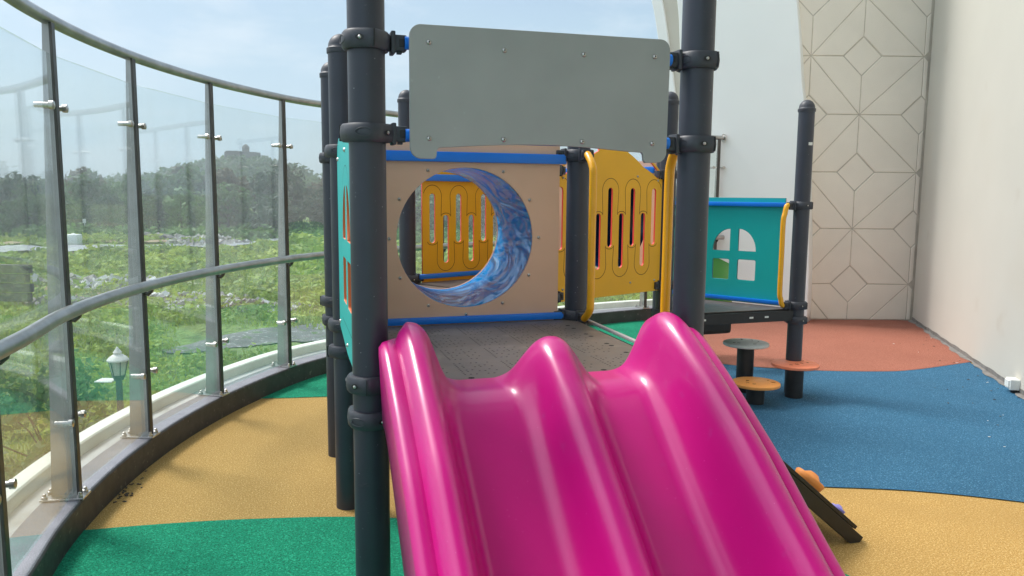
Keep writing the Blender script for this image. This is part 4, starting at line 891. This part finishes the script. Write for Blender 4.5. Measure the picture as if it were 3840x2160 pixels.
# undergrowth at the foot of the wood, field bushes, near shrubs
g = np.random.default_rng(8); cs, rs = [], []
for i in range(300):
    u = -.8 + 1.1 * g.random(); y = (124 + 16 * g.random()) * (1 - .10 * (u + .7)); x = u * y; cs.append((x, y, float(hfun(x, y)) + .4)); rs.append(1.0 + 1.6 * g.random())
v = leaf_cloud(cs, rs, 16000, .5, .7, 3, .6); me = quads_mesh('undergrowth', v, [M['leaf_near']]); o = bpy.data.objects.new('undergrowth', me); col.objects.link(o); tag(o, kind='stuff')
# field weeds, one mass
cs, rs = [], []; n_ = 4200
for i in range(n_):
    y = 22 + 95 * g.random() ** 1.5; u = -.82 + 1.1 * g.random(); x = u * y
    if 36 < y < 44 and u > -.46: continue
    if abs(y - (99 + (x + 58) * .5)) < 7 and x < -36 and y > 85: continue
    cs.append((x, y, float(hfun(x, y)) + .1)); rs.append((.3 + .75 * g.random() ** 2.2) * (.7 + y / 70))
v = leaf_cloud(cs, rs, 120000, .17, .55, 4, .5)
v2 = v.reshape(-1, 4, 3); cen = v2.mean(1, keepdims=True); dist = np.hypot(cen[..., 0], cen[..., 1])[..., None]; v2 = cen + (v2 - cen) * np.clip(dist / 45, .6, 2.2); mi = (np.sin(cen[:, 0, 0] * .55 + 2 * np.sin(cen[:, 0, 1] * .23)) + g.normal(size=len(v2)) * .5 > .35).astype(np.int32)
me = quads_mesh('field_weeds', v2.reshape(-1, 3), [M['grass_b'], M['leaf_lime']], mi); o = bpy.data.objects.new('field_weeds', me); col.objects.link(o); tag(o, kind='stuff')
# tall grass: narrow blades
n_ = 60000; y = 17 + 75 * g.random(n_) ** 1.7; u = -.84 + 1.1 * g.random(n_); x = u * y; keep = ~((y > 36.5) & (y < 43) & (u > -.44)); x, y = x[keep], y[keep]; n_ = len(x)
z = hfun(x, y); hgt = (.12 + .26 * g.random(n_)) * np.clip(y / 35, .6, 1.2); wv = .02 * np.clip(y / 20, 1, 4); an = g.random(n_) * 6.28; lean = g.normal(size=(n_, 2)) * .18 * hgt[:, None]
b1 = np.stack([x - wv * np.cos(an), y - wv * np.sin(an), z], 1); b2 = np.stack([x + wv * np.cos(an), y + wv * np.sin(an), z], 1); t2 = np.stack([x + lean[:, 0] + wv * .2, y + lean[:, 1], z + hgt], 1); t1 = np.stack([x + lean[:, 0] - wv * .2, y + lean[:, 1], z + hgt], 1)
me = quads_mesh('tall_grass', np.stack([b1, b2, t2, t1], 1).reshape(-1, 3), [M['grass_b']]); o = bpy.data.objects.new('tall_grass', me); col.objects.link(o); tag(o, kind='stuff')
# shrubs near the building
def shrub(x, y, h, wdt, m, label, seed, n=1500, leaf=.11):
    z0 = float(hfun(x, y)); t_ = empty('shrub', (x, y, z0)); tag(t_, label, 'shrub', 'leafy shrubs below the balustrade'); g_ = np.random.default_rng(seed)
    cs = [(x + wdt * .4 * g_.normal(), y + wdt * .4 * g_.normal(), z0 + h * (.35 + .5 * g_.random())) for _ in range(9)]; v = leaf_cloud(cs, [wdt * (.22 + .15 * g_.random()) for _ in cs], n, leaf, .9, seed, .35)
    me = quads_mesh('foliage', v, [M[m]]); link_mesh('foliage', me, [], t_)
    mb = MB()
    for c_ in cs: mb.tube([(x, y, z0 - .1), ((x + c_[0]) / 2, (y + c_[1]) / 2, (z0 + c_[2]) / 2 + .2), c_], [.03, .02, .008], 5)
    mb.build('stems', M['bark'], t_)
sh = [(-13.5, 17.5, 2.4, 2.4, 'leaf_near', 'big dark leafy shrub at far left below the glass, under the planks'), (-11.0, 16.8, 2.1, 2.2, 'leaf_near', 'mid green shrub just left of the lamp post'), (-9.4, 15.6, 2.0, 2.0, 'leaf_near', 'mid green shrub directly behind the lamp post'),
      (-8.6, 18.5, 2.4, 2.6, 'leaf_near', 'wide dark shrub right of the lamp post'), (-10.2, 14.2, 1.1, 1.2, 'leaf_lime', 'small lime green shrub in front of the lamp post, to its left'), (-6.7, 13.2, 1.0, 1.1, 'leaf_lime', 'small lime green shrub to the right of the lamp post'),
      (-7.0, 19.5, 2.0, 2.3, 'leaf_near', 'bushy green shrub below the third baluster'), (-12.6, 20.5, 2.6, 2.8, 'leaf_near', 'large round shrub behind the lamp, left side'), (-5.6, 21.5, 1.8, 2.2, 'leaf_lime', 'pale green shrub farthest right below the glass')]
for i, a in enumerate(sh): shrub(*a[:5], a[5], 40 + i)
# dark ground sheet by the building, its shadow put into the soil colour
mb = MB(); mb.v = [(-22, 5, ZG + .42), (-3, 5, ZG + .42), (-2, 14.6, ZG + .42), (-9, 15.5, ZG + .42), (-22, 15.5, ZG + .42)]; mb.f = [(0, 1, 2, 3, 4)]; mb.m = [0]
so_ = mb.build('shaded_ground', mat('soil_building_shade', (.05, .045, .035), .95, var=.3, vscale=.6, bump=1, bscale=4, bdist=.1)); tag(so_, kind='structure')

# rubble heaps in the field
def rubble(name, cx, cy, rx, ry, n_, sz, seed, wfrac):
    rg = random.Random(seed); mb = MB()
    for i in range(n_):
        a = rg.random() * 6.28; r_ = math.sqrt(rg.random()); x = cx + rx * r_ * math.cos(a); y = cy + ry * r_ * math.sin(a); s = sz * rg.uniform(.4, 1.3); z = float(hfun(x, y)) + s * .3 + (1 - r_) * .5 * rg.random()
        X = Vector((rg.gauss(0, 1), rg.gauss(0, 1), rg.gauss(0, .5))).normalized(); Y = X.orthogonal(); mb.box((x, y, z), (s * rg.uniform(.7, 1.5), s * rg.uniform(.5, 1), s * rg.uniform(.25, .7)), X=X, Y=Y, Z=X.cross(Y), mi=1 if rg.random() < wfrac else 0)
    o = mb.build(name, [M['rubble'], M['rubble_w']]); tag(o, kind='stuff')
rubble('rubble_heap', -34, 62, 5, 3, 260, .55, 1, .5); rubble('rubble_heap', -24.5, 53, 6.5, 3, 420, .32, 2, .3); rubble('rubble_heap', -50, 118, 7, 2.5, 200, .9, 3, .12)
rubble('rubble_heap', -29, 52, 5, 2, 180, .35, 4, .1); rubble('rubble_heap', -18, 50, 5, 2.2, 380, .25, 5, .35); rubble('rubble_heap', -44, 112, 6, 3, 260, .7, 6, .1)
# tank
tx, ty = -59.3, 104.5; tz = float(hfun(tx, ty)); tk = empty('water_tank', (tx, ty, tz)); tag(tk, 'small white box-shaped water tank standing far off in the field', 'water tank')
mb = MB(); mb.box((tx, ty, tz + .85), (1.7, 1.5, 1.7), bev=.25); mb.build('tank_body', M['tank'], tk, smooth=50)
mb = MB(); mb.lathe((tx, ty, tz + 1.65), [(.3, 0), (.3, .1), (.15, .15), (0, .2)], 14); mb.build('tank_lid', M['tank'], tk)
sx, sy = -69, 125; sz_ = float(hfun(sx, sy)); sg_ = empty('sign_post', (sx, sy, sz_)); tag(sg_, 'tiny white board on a post at the edge of the wood', 'sign')
mb = MB(); mb.tube([(sx, sy, sz_), (sx, sy, sz_ + 2.6)], .05, 6); mb.build('pole', M['tank'], sg_)
mb = MB(); mb.box((sx, sy - .08, sz_ + 2.6), (.5, .06, .7)); mb.build('board', M['tank'], sg_)
# stacked planks / low dark wall at left
bx0, by0 = -33, 50.5; t_ = empty('plank_wall', (bx0, by0, ZG)); tag(t_, 'dark weathered low wall of stacked boards at far left in the field', 'wall')
for k, (dz, dxx) in enumerate(((0.0, 0), (.62, .15), (1.24, -.1), (1.86, .1))):
    mb = MB(); mb.box((bx0 - 3 + dxx, by0 + k * .02, ZG + .6 + dz), (9.2, .5, .54), X=(1, -.12, 0), Y=(.12, 1, 0), bev=.04); mb.build('board_row', M['plank'], t_)

# ------------------------------------------------------------------ lamp post outside
lx, ly = -7.78, 15.0; LP = empty('lamp_post', (lx, ly, ZG)); tag(LP, 'green pole street lamp with pale classic lantern standing outside below the deck', 'street lamp')
zb = -2.08
mb = MB(); mb.lathe((lx, ly, 0), [(.16, ZG), (.16, ZG + .3), (.09, ZG + .45), (.065, ZG + .6), (.06, zb - .1), (.09, zb - .09), (.1, zb - .05), (.13, zb)], 16); mb.build('pole', M['lamp_pole'], LP, smooth=40)
mb = MB(); mb.lathe((lx, ly, zb), [(.115, .02), (.165, .28), (.15, .30)], 16); lan = mb.build('lantern_glass', M['lamp_glass'], LP, smooth=40)
mb = MB()
for k in range(6):
    a = R(60 * k + 10); mb.tube([(lx + .12 * math.cos(a), ly + .12 * math.sin(a), zb + .0), (lx + .178 * math.cos(a), ly + .178 * math.sin(a), zb + .30)], .010, 6)
mb.build('lantern_frame', M['lamp_pole'], LP)
mb = MB(); mb.lathe((lx, ly, zb + .29), [(.18, 0), (.20, .01), (.20, .035), (.17, .075), (.11, .12), (.075, .14), (.07, .165), (.085, .175), (.06, .21), (.035, .24), (.03, .255), (.012, .285), (0, .295)], 20); mb.build('lantern_cap', M['lamp_white'], LP, smooth=30)
mb = MB(); mb.box((lx - .24, ly, zb - .10), (.34, .3, .02), Z=(.0, .15, 1)); mb.build('side_plate', M['lamp_white'], LP)

# ------------------------------------------------------------------ haze
mb = MB(); mb.box((-20, 300, 15), (1200, 700, 46)); hz = mb.build('haze', []); tag(hz, kind='stuff')
hm = bpy.data.materials.new('haze'); hm.use_nodes = True; n = hm.node_tree; n.nodes.clear(); o = n.nodes.new('ShaderNodeOutputMaterial'); pv = n.nodes.new('ShaderNodeVolumePrincipled')
pv.inputs['Color'].default_value = (.86, .94, 1, 1); pv.inputs['Density'].default_value = .0009; pv.inputs['Anisotropy'].default_value = .2
n.links.new(pv.outputs[0], o.inputs['Volume']); hz.data.materials.append(hm)
